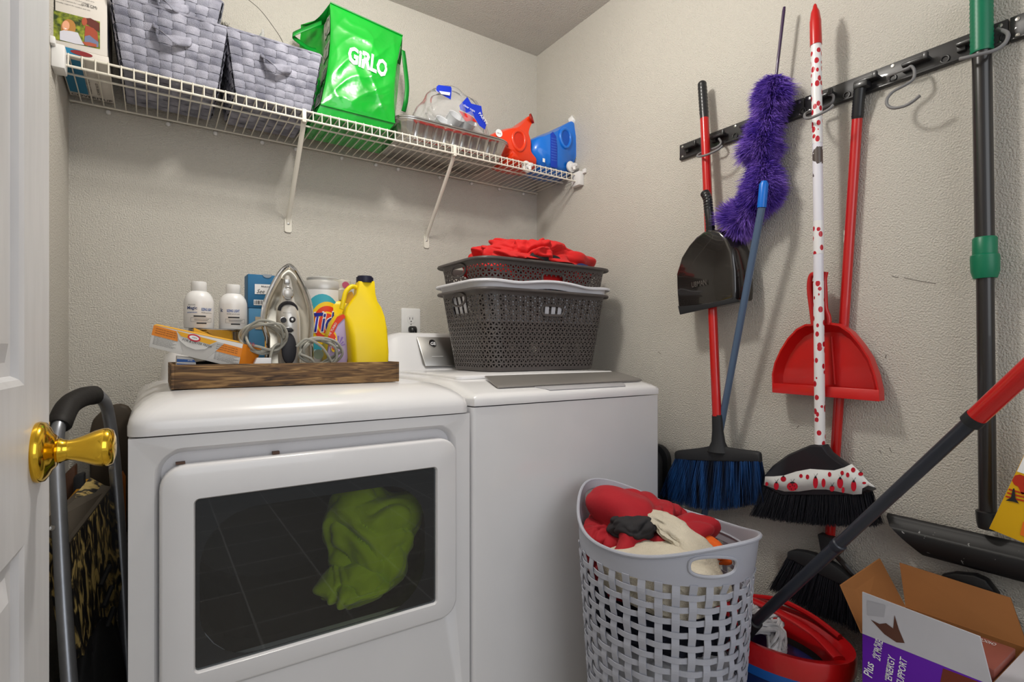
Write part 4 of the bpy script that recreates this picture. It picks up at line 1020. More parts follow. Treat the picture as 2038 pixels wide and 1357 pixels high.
# ---- yellow bottle with clear dosing cap, behind
ylw = mat('yellow_bottle_plastic', (240, 208, 0), 0.38, var=0.02); clearp = mat('milky_cap', (215, 210, 195), 0.2, alpha=0.9)
by = 1.44
bl, br2 = Xp(655, by), Xp(716, by); zt2 = Zp(690, 597, by)
bt = thing('detergent_bottle', 'yellow detergent bottle with milky cap and lavender label, left of the jug', 'bottle', ((bl+br2)/2, by+0.03, tb))
mb = MB(); mb.loft([[((bl+br2)/2+a, by+0.035+b_, z) for a, b_ in rrect((br2-bl)*s_, 0.07*s_, 0.02*s_, 6)] for z, s_ in ((tb, 0.96), (tb+0.004, 1.0), (tb+0.10, 1.02), (zt2-0.015, 0.98), (zt2-0.004, 0.8), (zt2, 0.62))])
make('body', mb, ylw, bt, sharp=50)
cxb = (bl+br2)/2; zc1 = Zp(690, 556, by)
make('dosing_cap', MB().lathe([(0.026, 0), (0.027, 0.003), (0.027, (zc1-zt2)*0.5), (0.024, (zc1-zt2)*0.55), (0.0235, zc1-zt2-0.002), (0.02, zc1-zt2)], (cxb+0.002, by+0.03, zt2), n=32), clearp, bt)
decal('pink_dot', disc(P(688, 567, y=by-0.001), (1, 0, 0), (0, 0, 1), 0.0095, 0.009), mat('print_pink', (185, 80, 110), 0.5), bt)
# ---- yellow jug in front
jy = 1.385
yj = thing('bleach_jug', 'big plain yellow jug with dark blue cap at the right end of the tray', 'jug', (Xp(727, jy), jy, tb))
SIL = [(690, 736), (688, 700), (686, 670), (683, 645), (682, 625), (686, 612), (697, 598), (706, 585), (709, 565), (711, 560), (742, 560), (744, 585), (748, 600), (756, 612), (762, 630), (765, 655), (767, 700), (766, 736)]
cs = PY(727, 670, jy)
def jr(k, y_):
    out = []
    for a, b_ in SIL:
        p = PY(a, b_, jy); f_ = 1-k*(0.35 if p.z < cs.z+0.05 else 0.12)
        out.append(V((cs.x+(p.x-cs.x)*f_, y_, max(tb, cs.z+(p.z-cs.z)*(1-k*0.02)))))
    return out
rings = []
for k, off in ((0.9, -0.046), (0.55, -0.044), (0.25, -0.036), (0.08, -0.026), (0, -0.012), (0, 0.012), (0.08, 0.026), (0.25, 0.036), (0.55, 0.044), (0.9, 0.046)):
    r_ = jr(k, jy)
    for p in r_:
        nb = max(0.0, min(1.0, (p.z-(tb+0.118))/0.05)); p.y = jy+off*(1-0.62*nb)
    rings.append(r_)
make('body', MB().loft(rings), ylw, yj, sharp=55)
cp = PY(726, 560, jy); 
make('cap', MB().lathe([(0.0215, -0.004), (0.022, 0), (0.022, 0.010), (0.0185, 0.011), (0.0185, 0.0135), (0.001, 0.0135)], (cp.x, jy, cp.z), n=30), mat('navy_cap', (26, 26, 52), 0.4), yj)
hpath = [PY(712, 572, jy), PY(704, 572, jy-0.004), PY(694, 583, jy-0.008), PY(688, 598, jy-0.012), PY(684, 612, jy-0.016)]
make('handle', MB().tube(smoothpath([PY(714, 575, jy-0.004), PY(701, 570, jy-0.006), PY(689, 580, jy-0.010), PY(684, 596, jy-0.012), PY(680, 615, jy-0.012)], 6), [0.006]*25, 10), ylw, yj, sharp=70)
make('handle_hollow_shade', MB().prism(disc(PY(695, 592, jy-0.006), V((0.45, 0, 0.9)).normalized(), V((0.9, 0, -0.45)).normalized(), 0.0165, 0.0085), (0, 0.004, 0)), mat('jug_hollow_shade_ochre', (205, 150, 10), 0.5), yj)  # flat ochre disc paints the shaded hollow inside the handle loop
# lavender label bottle in front-left of jug: the labelled side of the yellow bottle
lav = mat('lavender_label', (186, 168, 205), 0.45); 
lx = [(652, 728), (653, 700), (657, 675), (664, 650), (674, 634), (685, 628), (692, 640), (695, 665), (694, 700), (690, 728)]
ly_ = 1.372
lab = make('lavender_label', MB().prism([PY(a, b_, ly_) for a, b_ in lx], (0, 0.012, 0)), lav, bt, bevel=0.002)
make('label_red_edge', MB().prism([PY(a, b_, ly_-0.001) for a, b_ in ((652, 672), (660, 648), (671, 630), (683, 625), (690, 632), (684, 634), (672, 646), (662, 668), (655, 690))], (0, -0.0008, 0)), redo, bt)
make('label_ring', MB().prism(disc(PY(664, 680, ly_-0.0012), (0.9, 0, 0), (0, 0, 1), 0.010, 0.026), (0, -0.0004, 0)), yelp, bt)
make('label_ring', MB().prism(disc(PY(664, 680, ly_-0.0018), (0.9, 0, 0), (0, 0, 1), 0.007, 0.020), (0, -0.0004, 0)), redo, bt)
text('Tide', textwhite, bt, PY(658, 694, ly_-0.003), (0.9, 0, 0.2), (-0.1, 0, 1), h=0.024, w=0.020, bold=0.04, shear=0.3)
text('Tide', blup, bt, PY(658.5, 693.5, ly_-0.0033), (0.9, 0, 0.2), (-0.1, 0, 1), h=0.021, w=0.018, shear=0.3)
text('HE TURBO', textwhite, bt, PY(657, 668, ly_-0.0022), (0.5, 0, 0.9), (-0.9, 0, 0.5), w=0.036)
make('lower_body', MB().prism([PY(a, b_, ly_+0.013) for a, b_ in ((650, 734), (650, 690), (655, 665), (664, 640), (676, 624), (690, 622), (697, 640), (698, 734))], (0, 0.05, 0)), ylw, bt, bevel=0.006)
vio = mat('print_violet', (140, 110, 185), 0.5)
for k in range(6):
    a = math.radians(20+22*k); c_ = PY(672, 690, ly_-0.0008); d1 = V((math.cos(a-0.08), 0, math.sin(a-0.08))); d2 = V((math.cos(a+0.08), 0, math.sin(a+0.08)))
    L_ = 0.028 if k > 1 else 0.020
    decal('sunray', [c_+d1*0.008, c_+d1*L_, c_+d2*L_, c_+d2*0.008], vio, lab)

# ---------------------------------------------------------------- outlet and plug
out_ = thing('wall_outlet', 'white duplex outlet plate on the back wall above the washer', 'outlet', (0.854, 1.999, 1.105))
oc_ = V((0.854, 1.9995, 1.167))
make('cover_plate', MB().loft([[V((oc_.x+a*s_, y, oc_.z+b_*s_)) for a, b_ in rrect(0.080, 0.128, 0.005)] for y, s_ in ((2.0, 1), (1.996, 1.0), (1.9945, 0.96))]), wplast, out_)
for dz in (0.020, -0.020):
    r_ = make('socket', MB().loft([[V((oc_.x+a*s_, y, oc_.z+dz+b_*s_)) for a, b_ in rrect(0.034, 0.030, 0.012)] for y, s_ in ((1.995, 1), (1.9935, 1.0))]), wplast, out_)
    if dz > 0:
        for sx in (-0.006, 0.006): make('slot', MB().box(oc_.x+sx-0.001, oc_.x+sx+0.001, 1.9930, 1.9936, oc_.z+dz-0.001, oc_.z+dz+0.008), blackm, r_)
        make('ground_hole', MB().lathe([(0.0025, 0), (0.0025, 0.0006)], (oc_.x, 1.9936, oc_.z+dz-0.008), (0, -1, 0), 12), blackm, r_)
make('screw', MB().lathe([(0.003, 0), (0.002, 0.001)], (oc_.x, 1.9945, oc_.z), (0, -1, 0), 12), steel, out_)
plug = thing('power_plug', 'black plug and cord in the lower outlet socket', 'plug', (0.854, 1.97, 1.13))
pz = oc_.z-0.020
make('plug_body', MB().loft([[V((oc_.x+0.003+a, y, pz+b_-dz_)) for a, b_ in rrect(w_, h_, 0.010)] for y, w_, h_, dz_ in ((1.993, 0.032, 0.026, 0), (1.982, 0.034, 0.028, 0.001), (1.972, 0.026, 0.026, 0.006), (1.968, 0.018, 0.020, 0.010))]), blackp, plug, bevel=0.001)
make('power_cord', MB().tube(smoothpath([(0.857, 1.972, pz-0.008), (0.858, 1.965, pz-0.03), (0.858, 1.968, pz-0.07), (0.857, 1.97, pz-0.14), (0.857, 1.97, 0.9)]), [0.0085, 0.0082]+[0.0045]*31, 10), blackp, plug)

# ---------------------------------------------------------------- laundry baskets on the washer
def perforated(mb, path, z0, z1, fl, c, pitch, skip=None, hole=0.53, z_of=None):
    """triangular perforated shell following a rounded rectangle path; fl = outward lean"""
    L = [0]; n = len(path)
    for i in range(n): L.append(L[-1]+(path[(i+1) % n]-path[i]).length)
    per = L[-1]
    def at_(s_):
        s_ %= per
        lo_, hi_ = 0, n
        while hi_-lo_ > 1:
            m_ = (lo_+hi_)//2
            if L[m_] <= s_: lo_ = m_
            else: hi_ = m_
        return path[lo_].lerp(path[(lo_+1) % n], (s_-L[lo_])/max(1e-9, L[lo_+1]-L[lo_]))
    cols = int(per/pitch); dp_ = per/cols; rows_ = int((z1-z0)/(pitch*0.866)); dz_ = (z1-z0)/rows_
    def W(a, h_):   # a in column units, h_ in rows
        t_ = h_/rows_; p = at_(a*dp_); sc = 1+fl*t_
        return V((c.x+(p.x-c.x)*sc, c.y+(p.y-c.y)*sc, z0+(z1-z0)*t_))
    for r_ in range(rows_):
        for k in range(cols):
            o0 = 0.5*(r_ % 2); o1 = 0.5*((r_+1) % 2)
            A_ = (k+o0, r_); B_ = (k+1+o0, r_); C_ = (k+o0+0.5, r_+1); D_ = (k+1.5+o0, r_+1)
            for tri in ((A_, B_, C_), (B_, D_, C_)):
                cu = sum(q[0] for q in tri)/3; cv = sum(q[1] for q in tri)/3
                if skip and skip(cu*dp_, cv/rows_, per, at_((cu)*dp_)): continue
                P0 = [W(*q) for q in tri]
                if (r_+k) % 3 == 2 and False: mb.face(P0); continue
                P1 = [W(cu+(q[0]-cu)*hole, cv+(q[1]-cv)*hole) for q in tri]
                for i in range(3): mb.face([P0[i], P0[(i+1) % 3], P1[(i+1) % 3], P1[i]])
def rim_band(c, w_, d_, r_, z, lip, h_, m, parent, name='rim', wave=None):
    pth = [V((c.x+a, c.y+b_, 0)) for a, b_ in rrect(w_, d_, r_, 12)]
    full = []
    for i in range(len(pth)):
        a, b_ = pth[i], pth[(i+1) % len(pth)]; m_ = 24 if (b_-a).length > 0.06 else 1
        full += [a.lerp(b_, k/m_) for k in range(m_)]
    def ring(off, dz):
        out = []
        for p in full:
            dv = V((p.x-c.x, p.y-c.y, 0)); nn2 = dv.normalized()
            wz = wave(p) if wave else 0
            out.append(V((p.x+nn2.x*off, p.y+nn2.y*off, z+dz+wz)))
        return out
    mb = MB(); mb.loft([ring(0, -h_), ring(0.002, -0.006), ring(0.004, -0.003), ring(lip, -0.006), ring(lip+0.002, -0.003), ring(lip, 0.002), ring(lip*0.5, 0.004), ring(0, 0.003), ring(-0.003, -0.002), ring(-0.002, -h_)], False, False)
    return make(name, mb, m, parent, sharp=50)
bc = V((1.105, 1.568, 0)); bW, bD = 0.455, 0.275; lz = 0.997
fl_ = 0.165
def basket(z0, H, label, m, body=True, tilt=0, band_only=False, handle_at=0.80):
    t = thing('laundry_basket', label, 'laundry basket', (bc.x, bc.y, z0), 'stacked laundry baskets on the washer')
    pth = [V((bc.x+a, bc.y+b_, 0)) for a, b_ in rrect(bW, bD, 0.055, 10)]
    dense = []
    for i in range(len(pth)):
        a, b_ = pth[i], pth[(i+1) % len(pth)]; m_ = 10 if (b_-a).length > 0.05 else 1
        dense += [a.lerp(b_, k/m_) for k in range(m_)]
    def skip(s_, t_, per, p):
        fr_ = abs(p.x-(bc.x+0.005)) < 0.046 and p.y < bc.y-bD*0.3 and handle_at-0.065 < t_ < handle_at+0.065
        sd_ = p.x < bc.x-bW*0.42 and abs(p.y-bc.y) < 0.045 and t_ > handle_at-0.03
        return fr_ or sd_
    mb = MB(); perforated(mb, dense, z0+0.012, z0+H-0.014, fl_, bc, 0.0165, skip)
    make('perforated_wall', mb, m, t, smooth=False, solid=0.0016)
    mb = MB(); mb.loft([[V((bc.x+a, bc.y+b_, z)) for a, b_ in rrect(bW+o, bD+o, 0.055+o/2, 8)] for z, o in ((z0, -0.02), (z0+0.001, -0.006), (z0+0.012, 0.001), (z0+0.0125, -0.004), (z0+0.004, -0.012))], True, True)
    make('base', mb, m, t)
    sc = 1+fl_; 
    rim_band(V((bc.x, bc.y, 0)), bW*sc, bD*sc, 0.062, z0+H, 0.020, 0.018, m, t)
    hz = z0+0.012+(H-0.026)*handle_at; sc2 = 1+fl_*handle_at; fy = bc.y-bD/2*sc2
    pts = [V((bc.x+0.006+a, fy-0.0015-0.0*b_, hz+b_)) for a, b_ in rrect(0.092, 0.034, 0.0165, 6)]
    make('handle_surround', MB().tube(pts, 0.0045, 8, closed=True), m, t)
    sx_ = bc.x-bW/2*(1+fl_*0.93)
    make('side_handle', MB().tube([V((sx_-0.004, bc.y+0.048*math.cos(a), z0+H*0.90+0.022*math.sin(a))) for a in [2*PI*k/24 for k in range(24)]], 0.004, 8, closed=True), m, t)
    return t
basket(lz, 0.262, 'dark brown perforated laundry basket, lowest of the stack on the washer', brownp)
whb = thing('laundry_basket', 'white laundry basket wedged between the two dark brown ones', 'laundry basket', (bc.x, bc.y, lz+0.03), 'stacked laundry baskets on the washer')
wbp = mat('white_basket_plastic', (218, 218, 224), 0.35)
sc = 1+fl_
def wave(p):
    f_ = (p.x-(bc.x+0.0))/0.09
    return 0.008*math.exp(-f_*f_)-0.004*math.exp(-(abs(f_)-1.5)**2*3)
rim_band(V((bc.x, bc.y, 0)), bW*sc+0.010, bD*sc+0.010, 0.066, lz+0.287, 0.020, 0.024, wbp, whb, 'rim', wave)
mb = MB(); rings = []
for z, s_ in ((lz+0.265, 0.985), (lz+0.20, 0.95), (lz+0.03, 0.86)): rings.append([V((bc.x+a, bc.y+b_, z)) for a, b_ in rrect(bW*sc*s_, bD*sc*s_, 0.06, 8)])
# slatted lower wall of the white basket (vertical ribs with gaps)
rr0 = [V((bc.x+a, bc.y+b_, 0)) for a, b_ in rrect(bW*sc*0.97, bD*sc*0.97, 0.06, 8)]
mb = MB(); mb.loft([[V((bc.x+(p.x-bc.x)*s_, bc.y+(p.y-bc.y)*s_, z)) for p in rr0] for z, s_ in ((lz+0.268, 1.02), (lz+0.246, 1.0))], False, False)
make('wall_band', mb, wbp, whb, solid=0.002)
L_ = 0
for i in range(len(rr0)):
    a, b_ = rr0[i], rr0[(i+1) % len(rr0)]; m_ = max(1, int((b_-a).length/0.028))
    for k in range(m_):
        if m_ == 1 and i % 3: continue
        p = a.lerp(b_, (k+0.5)/m_); tng = (b_-a).normalized()*0.008
        q0 = V((bc.x+(p.x-bc.x)*0.93, bc.y+(p.y-bc.y)*0.93, lz+0.165)); q1 = V((p.x, p.y, lz+0.248)); nn3 = tng.cross(q1-q0).normalized()*0.001
        make('slat', MB().prism([q0-tng-nn3, q0+tng-nn3, q1+tng-nn3, q1-tng-nn3], nn3*2), wbp, whb)
make('base', MB().loft([[V((bc.x+(p.x-bc.x)*0.93, bc.y+(p.y-bc.y)*0.93, z)) for p in rr0] for z in (lz+0.162, lz+0.165)]), wbp, whb)
basket(lz+0.105, 0.252, 'dark brown perforated laundry basket, topmost of the stack, filled with red clothes', brownp, handle_at=0.84)
# clothes heaped in the top basket
redc = mat('red_fabric', (208, 20, 20), 0.75, sheen=0.05, bump=0.25, bscale=160, var=0.06, vscale=10)
tz0 = lz+0.357
mb = heap((1.125, 1.552, tz0-0.004), (0.245, 0.132, 0.084), 7, amp=0.34, freq=1.15)
n0 = len(mb.v); m2 = heap((1.10, 1.52, tz0+0.030), (0.135, 0.105, 0.066), 12, amp=0.30, freq=1.3, sub=6); mb.v += m2.v; mb.f += [[i+n0 for i in f] for f in m2.f]
for p in mb.v:
    if p.z < tz0+0.004:
        p.y = min(max(p.y, bc.y-0.138), bc.y+0.138); p.x = min(max(p.x, bc.x-0.238), bc.x+0.238)
    p.z = max(p.z, tz0-0.07)
centred('red_clothes', mb, redc, 'bright red garment heaped over the rim of the topmost laundry basket', 'clothes', sharp=80)
centred('black_garment', heap((1.08, 1.425, tz0+0.006), (0.062, 0.022, 0.026), 5, amp=0.22, sub=5), blackfab, 'black garment peeking from under the red clothes in the basket', 'clothes', sharp=80)
centred('navy_garment', heap((1.255, 1.432, tz0+0.001), (0.032, 0.014, 0.013), 8, amp=0.22, sub=4), mat('navy_fabric', (24, 36, 90), 0.8), 'navy cloth tip at the right of the red clothes in the basket', 'clothes', sharp=80)

# ---------------------------------------------------------------- grey laundry hamper in front of the washer
hc = V((0.993, 0.850, 0)); HAx, HAy = 0.186, 0.2365
hamper = thing('laundry_hamper', 'tall grey plastic lattice laundry hamper on the floor in front of the washer', 'hamper', (hc.x, hc.y, 0))
def hpos(th_, z, off=0.0):
    t_ = z/0.62; k = 0.76+0.24*min(1, t_)**0.8
    e = abs(math.sin(th_))**6          # pinched towards both handles
    rx, ry = (HAx-0.006)*k, (HAy-0.030)*k
    fl2 = max(0, (z-0.58)/0.13)
    ry += 0.028*fl2*e
    return V((hc.x+(rx+off)*math.cos(th_), hc.y+(ry+off)*math.sin(th_), z))
def rim_z(th_): return 0.640+(0.074 if math.sin(th_) > 0 else 0.048)*abs(math.sin(th_))**2.6
zb1 = 0.606
N = 144
HOLES = ((PI/2+0.05, 0.674), (-PI/2-0.42, 0.640)); 
mb = MB(); rows_ = 26
# rim band with two hand holes (at th = -90 deg towards the room's near side and +90 deg)
def bandpt(i, j, off): 
    th_ = 2*PI*i/N; zt = rim_z(th_); return hpos(th_, zb1-0.008+(zt-zb1+0.008)*j/rows_, off)
def inhole(i, j):
    th_ = 2*PI*(i+0.5)/N; zt = rim_z(th_); z = zb1-0.008+(zt-zb1+0.008)*(j+0.5)/rows_
    for c0_, cz_ in HOLES:
        d_ = (th_-c0_%(2*PI))*0.21
        if (d_/0.052)**2+((z-cz_)/0.020)**4 < 1: return True
    return False
for side, off in ((0, 0.0), (1, -0.0035)):
    for i in range(N):
        for j in range(rows_):
            if inhole(i, j): continue
            mb.face([bandpt(i, j, off), bandpt(i+1, j, off), bandpt(i+1, j+1, off), bandpt(i, j+1, off)])
make('rim_band', mb, greyp, hamper, sharp=60)
make('rim_edge', MB().tube([hpos(2*PI*i/N, rim_z(2*PI*i/N), 0.001) for i in range(N)], 0.0042, 8, closed=True), greyp, hamper)
make('inner_ledge', MB().tube([hpos(2*PI*i/N, zb1+0.012, -0.004) for i in range(N)], 0.003, 6, closed=True), greyp, hamper)
for c0_, cz_ in HOLES:
    pts = []
    for k in range(28):
        a = 2*PI*k/28; pts.append(hpos(c0_+0.052/0.21*math.cos(a), cz_+0.021*math.copysign(abs(math.sin(a))**0.6, math.sin(a)), 0.0005))
    make('hand_hole', MB().tube(pts, 0.0036, 8, closed=True), greyp, hamper)
NR = 36
proto = None
ribs_z = [0.02+0.6*k/60 for k in range(0, 60)]
for k in range(NR):
    th_ = 2*PI*(k+0.5)/NR; dth = 0.0082/0.2
    mb = MB()
    def fn(u, v, th_=th_, k=k):
        z = 0.02+(zb1-0.025)*v; wv = 0.0020*math.cos(PI*(z/0.0262)+PI*(k % 2)); return hpos(th_+dth*(2*u-1), z, wv)
    mb.grid(fn, 2, 110); make('rib', mb, greyp, hamper, solid=0.0022, smooth=False)
nb = 22
for j in range(nb):
    z = 0.024+0.0262*j
    if z > zb1-0.012: break
    mb = MB()
    def fn(u, v, z=z, j=j):
        th_ = 2*PI*u; wv = -0.0020*math.cos(PI*(z/0.0262)+PI*(math.floor(u*NR) % 2))*abs(math.sin(PI*u*NR))**0.7
        return hpos(th_, z-0.0058+0.0116*v, wv)
    mb.grid(fn, NR*6, 1); make('band', mb, greyp, hamper, solid=0.0022, smooth=False)
make('base', MB().loft([[hpos(2*PI*i/48, z, o) for i in range(48)] for z, o in ((0.002, -0.01), (0.012, 0), (0.03, 0))]), greyp, hamper)
# clothes inside, each its own thing
def inham(mb, m_=0.012):
    for p in mb.v:
        th_ = math.atan2(p.y-hc.y, p.x-hc.x); z = min(max(p.z, 0.02), 0.60)
        e = hpos(th_, z, -m_); a = V((p.x-hc.x, p.y-hc.y, 0)).length; b_ = V((e.x-hc.x, e.y-hc.y, 0)).length
        if a > b_:
            k = (b_-0.25*min(0.02, a-b_))/a; p.x = hc.x+(p.x-hc.x)*k; p.y = hc.y+(p.y-hc.y)*k
    return mb
maroon = mat('crimson_fabric', (168, 14, 30), 0.8, sheen=0.05, bump=0.25, bscale=150, var=0.08, vscale=10)
cream = mat('cream_towelling', (214, 204, 184), 0.95, bump=0.8, bscale=330, bdist=0.003, var=0.10, vscale=9)
whitecl = mat('white_cotton', (208, 208, 212), 0.9, bump=0.4, bscale=80, var=0.1, vscale=12)
navycl = mat('dark_navy_cotton', (24, 28, 44), 0.85, bump=0.3, bscale=80)
centred('white_laundry', inham(heap((hc.x, hc.y, 0.24), (0.155, 0.185, 0.215), 31, amp=0.10, freq=1.6, flat=0.035)), whitecl, 'white laundry filling the lower half of the grey hamper', 'clothes')
centred('dark_laundry', inham(heap((hc.x-0.035, hc.y, 0.47), (0.13, 0.165, 0.055), 32, amp=0.15, freq=1.4)), navycl, 'dark clothes seen through the middle of the hamper lattice', 'clothes')
centred('cream_towel', inham(heap((hc.x-0.045, hc.y-0.045, 0.570), (0.120, 0.155, 0.068), 15, amp=0.15, freq=1.1)), cream, 'cream towel with stains at the front of the hamper pile', 'towel', sharp=80)
centred('crimson_garment', inham(heap((hc.x+0.028, hc.y+0.065, 0.578), (0.145, 0.150, 0.120), 18, amp=0.30, freq=1.1)), maroon, 'crimson garment peaking at the back of the hamper pile', 'clothes', sharp=80)
centred('crimson_cloth', inham(heap((hc.x-0.075, hc.y+0.125, 0.600), (0.075, 0.062, 0.045), 19, amp=0.22)), maroon, 'crimson cloth end lying at the left edge of the hamper pile', 'clothes', sharp=80)
centred('charcoal_garment', inham(heap((hc.x-0.050, hc.y+0.045, 0.652), (0.052, 0.055, 0.034), 23, amp=0.22, sub=5)), mat('charcoal_fabric', (44, 42, 44), 0.9), 'charcoal cloth between crimson garment and cream towel', 'clothes', sharp=80)
tw = smoothpath([(hc.x-0.02, hc.y+0.045, 0.668), (hc.x-0.005, hc.y-0.01, 0.672), (hc.x+0.0, hc.y-0.07, 0.648), (hc.x+0.0, hc.y-0.125, 0.615)], 16)
mb = MB(); rings = []
for k, p in enumerate(tw):
    s_ = k/(len(tw)-1); w_ = 0.024+0.030*s_; rings.append([p+V((w_*math.cos(a), 0.004*math.sin(5*a), 0.017*math.sin(a)-0.006*abs(math.cos(a))))*(1+0.30*noise.noise(V((math.cos(a)*2.2, math.sin(a)*2.2, s_*5)))+0.14*noise.noise(V((math.cos(a)*6, math.sin(a)*6, s_*9)))) for a in [2*PI*i/48 for i in range(48)]])
mb.loft(rings); centred('cream_cloth', mb, cream, 'narrow cream cloth draped over the top of the hamper pile', 'towel', sharp=80)
centred('orange_cloth', inham(heap((hc.x+0.055, hc.y-0.095, 0.612), (0.035, 0.042, 0.024), 26, amp=0.25, sub=5)), mat('orange_fabric', (226, 96, 20), 0.8), 'orange cloth scrap beside the cream towel in the hamper', 'cloth', sharp=80)

# ---------------------------------------------------------------- tool rail on the right wall
WX = XR
rp = mat('rail_charcoal_plastic', (46, 45, 46), 0.38, coat=0.2)
def PX(px, py, x): return P(px, py, x=x)
for k, (y1, y0, lab) in enumerate(((1.182, 0.768, 'farthest charcoal tool rail section, holding the red-handled broom'), (0.765, 0.349, 'middle charcoal tool rail section with the empty grey hook'), (0.346, -0.07, 'nearest charcoal tool rail section, cut by the right frame edge'))):
    rr_ = thing('tool_rail', lab, 'tool rail', (WX, (y0+y1)/2, 1.703), 'tool rail sections on the right wall')
    make('rail_plate', MB().box(WX-0.009, WX, y0, y1, 1.703, 1.754), rp, rr_, bevel=0.0015)
    make('lower_lip', MB().box(WX-0.013, WX-0.008, y0+0.002, y1-0.002, 1.7045, 1.709), rp, rr_, bevel=0.001)
    for yy in (y0+0.012, y1-0.012) + ((y0+y1)/2,)*(1):
        for zz_ in ((1.712, 1.745) if yy != (y0+y1)/2 else (1.747,)):
            make('screw', MB().lathe([(0.004, 0), (0.004, 0.001), (0.0015, 0.0016)], (WX-0.009, yy, zz_), (-1, 0, 0), 12), steel, rr_)
    for i in range(4):
        yc = y1-0.055-i*0.102
        # peg with slot and keeper
        pg = make('peg', MB().box(WX-0.032, WX-0.008, yc-0.026, yc+0.026, 1.7265, 1.7345), rp, rr_, bevel=0.0025)
        make('peg_tip', MB().box(WX-0.036, WX-0.026, yc-0.027, yc-0.017, 1.7245, 1.740), rp, pg, bevel=0.002)
        make('peg_base', MB().box(WX-0.020, WX-0.008, yc+0.012, yc+0.028, 1.718, 1.740), rp, pg, bevel=0.002)
        if i < 4:
            for dy2 in (0.045,):
                c_ = V((WX-0.0105, yc-dy2-0.006, 1.717)); make('ring_hole', MB().tube([c_+V((0, 0.0075*math.cos(a), 0.0075*math.sin(a))) for a in [2*PI*q/20 for q in range(20)]], 0.002, 6, closed=True), rp, rr_)
def hook(name, pts, label, r=0.0034, tip=True):
    pth = smoothpath(pts, 7); c_ = min(pth, key=lambda p: p.z)
    t = thing('rail_hook', label, 'hook', (pts[0].x, pts[0].y, c_.z), 'grey coated hooks on the tool rail')
    make('coated_wire', MB().tube(pth, r, 10), greyrub, t)
    make('steel_end', MB().tube(pth[:3], r*0.95, 8), chrome, t); return t
def HX(l): return [P(a, b_, x=x) for a, b_, x in l]
hook('h', HX([(1431, 276, 1.458), (1435, 284, 1.445), (1428, 292, 1.44), (1408, 300, 1.44), (1392, 306, 1.425), (1388, 311, 1.41), (1396, 311, 1.40), (1412, 306, 1.395), (1430, 297, 1.40), (1438, 290, 1.405)]), 'grey rail hook around the farthest red broom handle')
hook('h', HX([(1645, 188, 1.46), (1658, 190, 1.445), (1656, 203, 1.44), (1640, 213, 1.44), (1618, 219, 1.435), (1603, 226, 1.41), (1602, 234, 1.38), (1612, 235, 1.372), (1632, 227, 1.37), (1650, 217, 1.375), (1658, 209, 1.38)]), 'grey rail hook around the ladybird-patterned broom handle')
hook('h', HX([(1768, 158, 1.462), (1769, 151, 1.45), (1785, 144, 1.442), (1806, 136, 1.44), (1813, 132, 1.44), (1819, 138, 1.44), (1820, 150, 1.438), (1815, 160, 1.435), (1800, 170, 1.43), (1778, 182, 1.425), (1766, 196, 1.42), (1766, 209, 1.415), (1778, 215, 1.412), (1800, 211, 1.41), (1818, 201, 1.41), (1831, 190, 1.408)]), 'empty grey S-shaped hook hanging in the middle rail section')
hook('h', HX([(1985, 58, 1.46), (2003, 64, 1.44), (2006, 74, 1.43), (1998, 88, 1.425), (1980, 100, 1.415), (1950, 108, 1.40), (1925, 114, 1.395), (1911, 117, 1.40)]), 'grey rail hook around the green-handled pole', r=0.0038)

# ---------------------------------------------------------------- brooms and poles
def bristles(mb, top, bot, n, seed, r=0.0007, wob=0.004, seg=3):
    """top(s,t), bot(s,t) give the root and tip for s along the head and t through its thickness"""
    rnd = random.Random(seed)
    for k in range(n):
        s_, t_ = rnd.random(), rnd.random(); a = V(top(s_, t_)); b_ = V(bot(min(1, max(0, s_+rnd.uniform(-0.015, 0.015))), t_))
        b_ = a.lerp(b_, rnd.uniform(0.93, 1.02)); m1 = a.lerp(b_, 0.5)+V((rnd.uniform(-1, 1), rnd.uniform(-1, 1), 0))*wob*0.5
        q = b_+V((rnd.uniform(-1, 1)*wob, rnd.uniform(-1, 1)*wob, 0))
        for (p0, p1, r0, r1) in ((a, m1, r, r*0.9), (m1, q, r*0.9, r*0.5)):
            d_ = (p1-p0).normalized(); u_ = d_.orthogonal().normalized(); w_ = d_.cross(u_)
            i0 = [mb.pt(p0+(u_*math.cos(2*PI*j/3)+w_*math.sin(2*PI*j/3))*r0) for j in range(3)]
            i1 = [mb.pt(p1+(u_*math.cos(2*PI*j/3)+w_*math.sin(2*PI*j/3))*r1) for j in range(3)]
            for j in range(3): mb.f.append([i0[j], i0[(j+1) % 3], i1[(j+1) % 3], i1[j]])
bluebr = mat('black_blue_bristle', (13, 20, 38), 0.4, var=0.3, vscale=60, stretch=(1, 1, 0.07), col2=(40, 92, 160)); 
blackbr = mat('black_bristle', (22, 24, 32), 0.5)
def fast(name, mb, m, parent, kind='stuff'):
    me = bpy.data.meshes.new(name); base = wloc(parent); me.from_pydata([tuple(p-base) for p in mb.v], [], mb.f); me.materials.append(m)
    o = bpy.data.objects.new(name, me); C.objects.link(o); o.parent = parent; o['kind'] = kind; return o
def spec(px, py, x): return P(px, py, x=x)
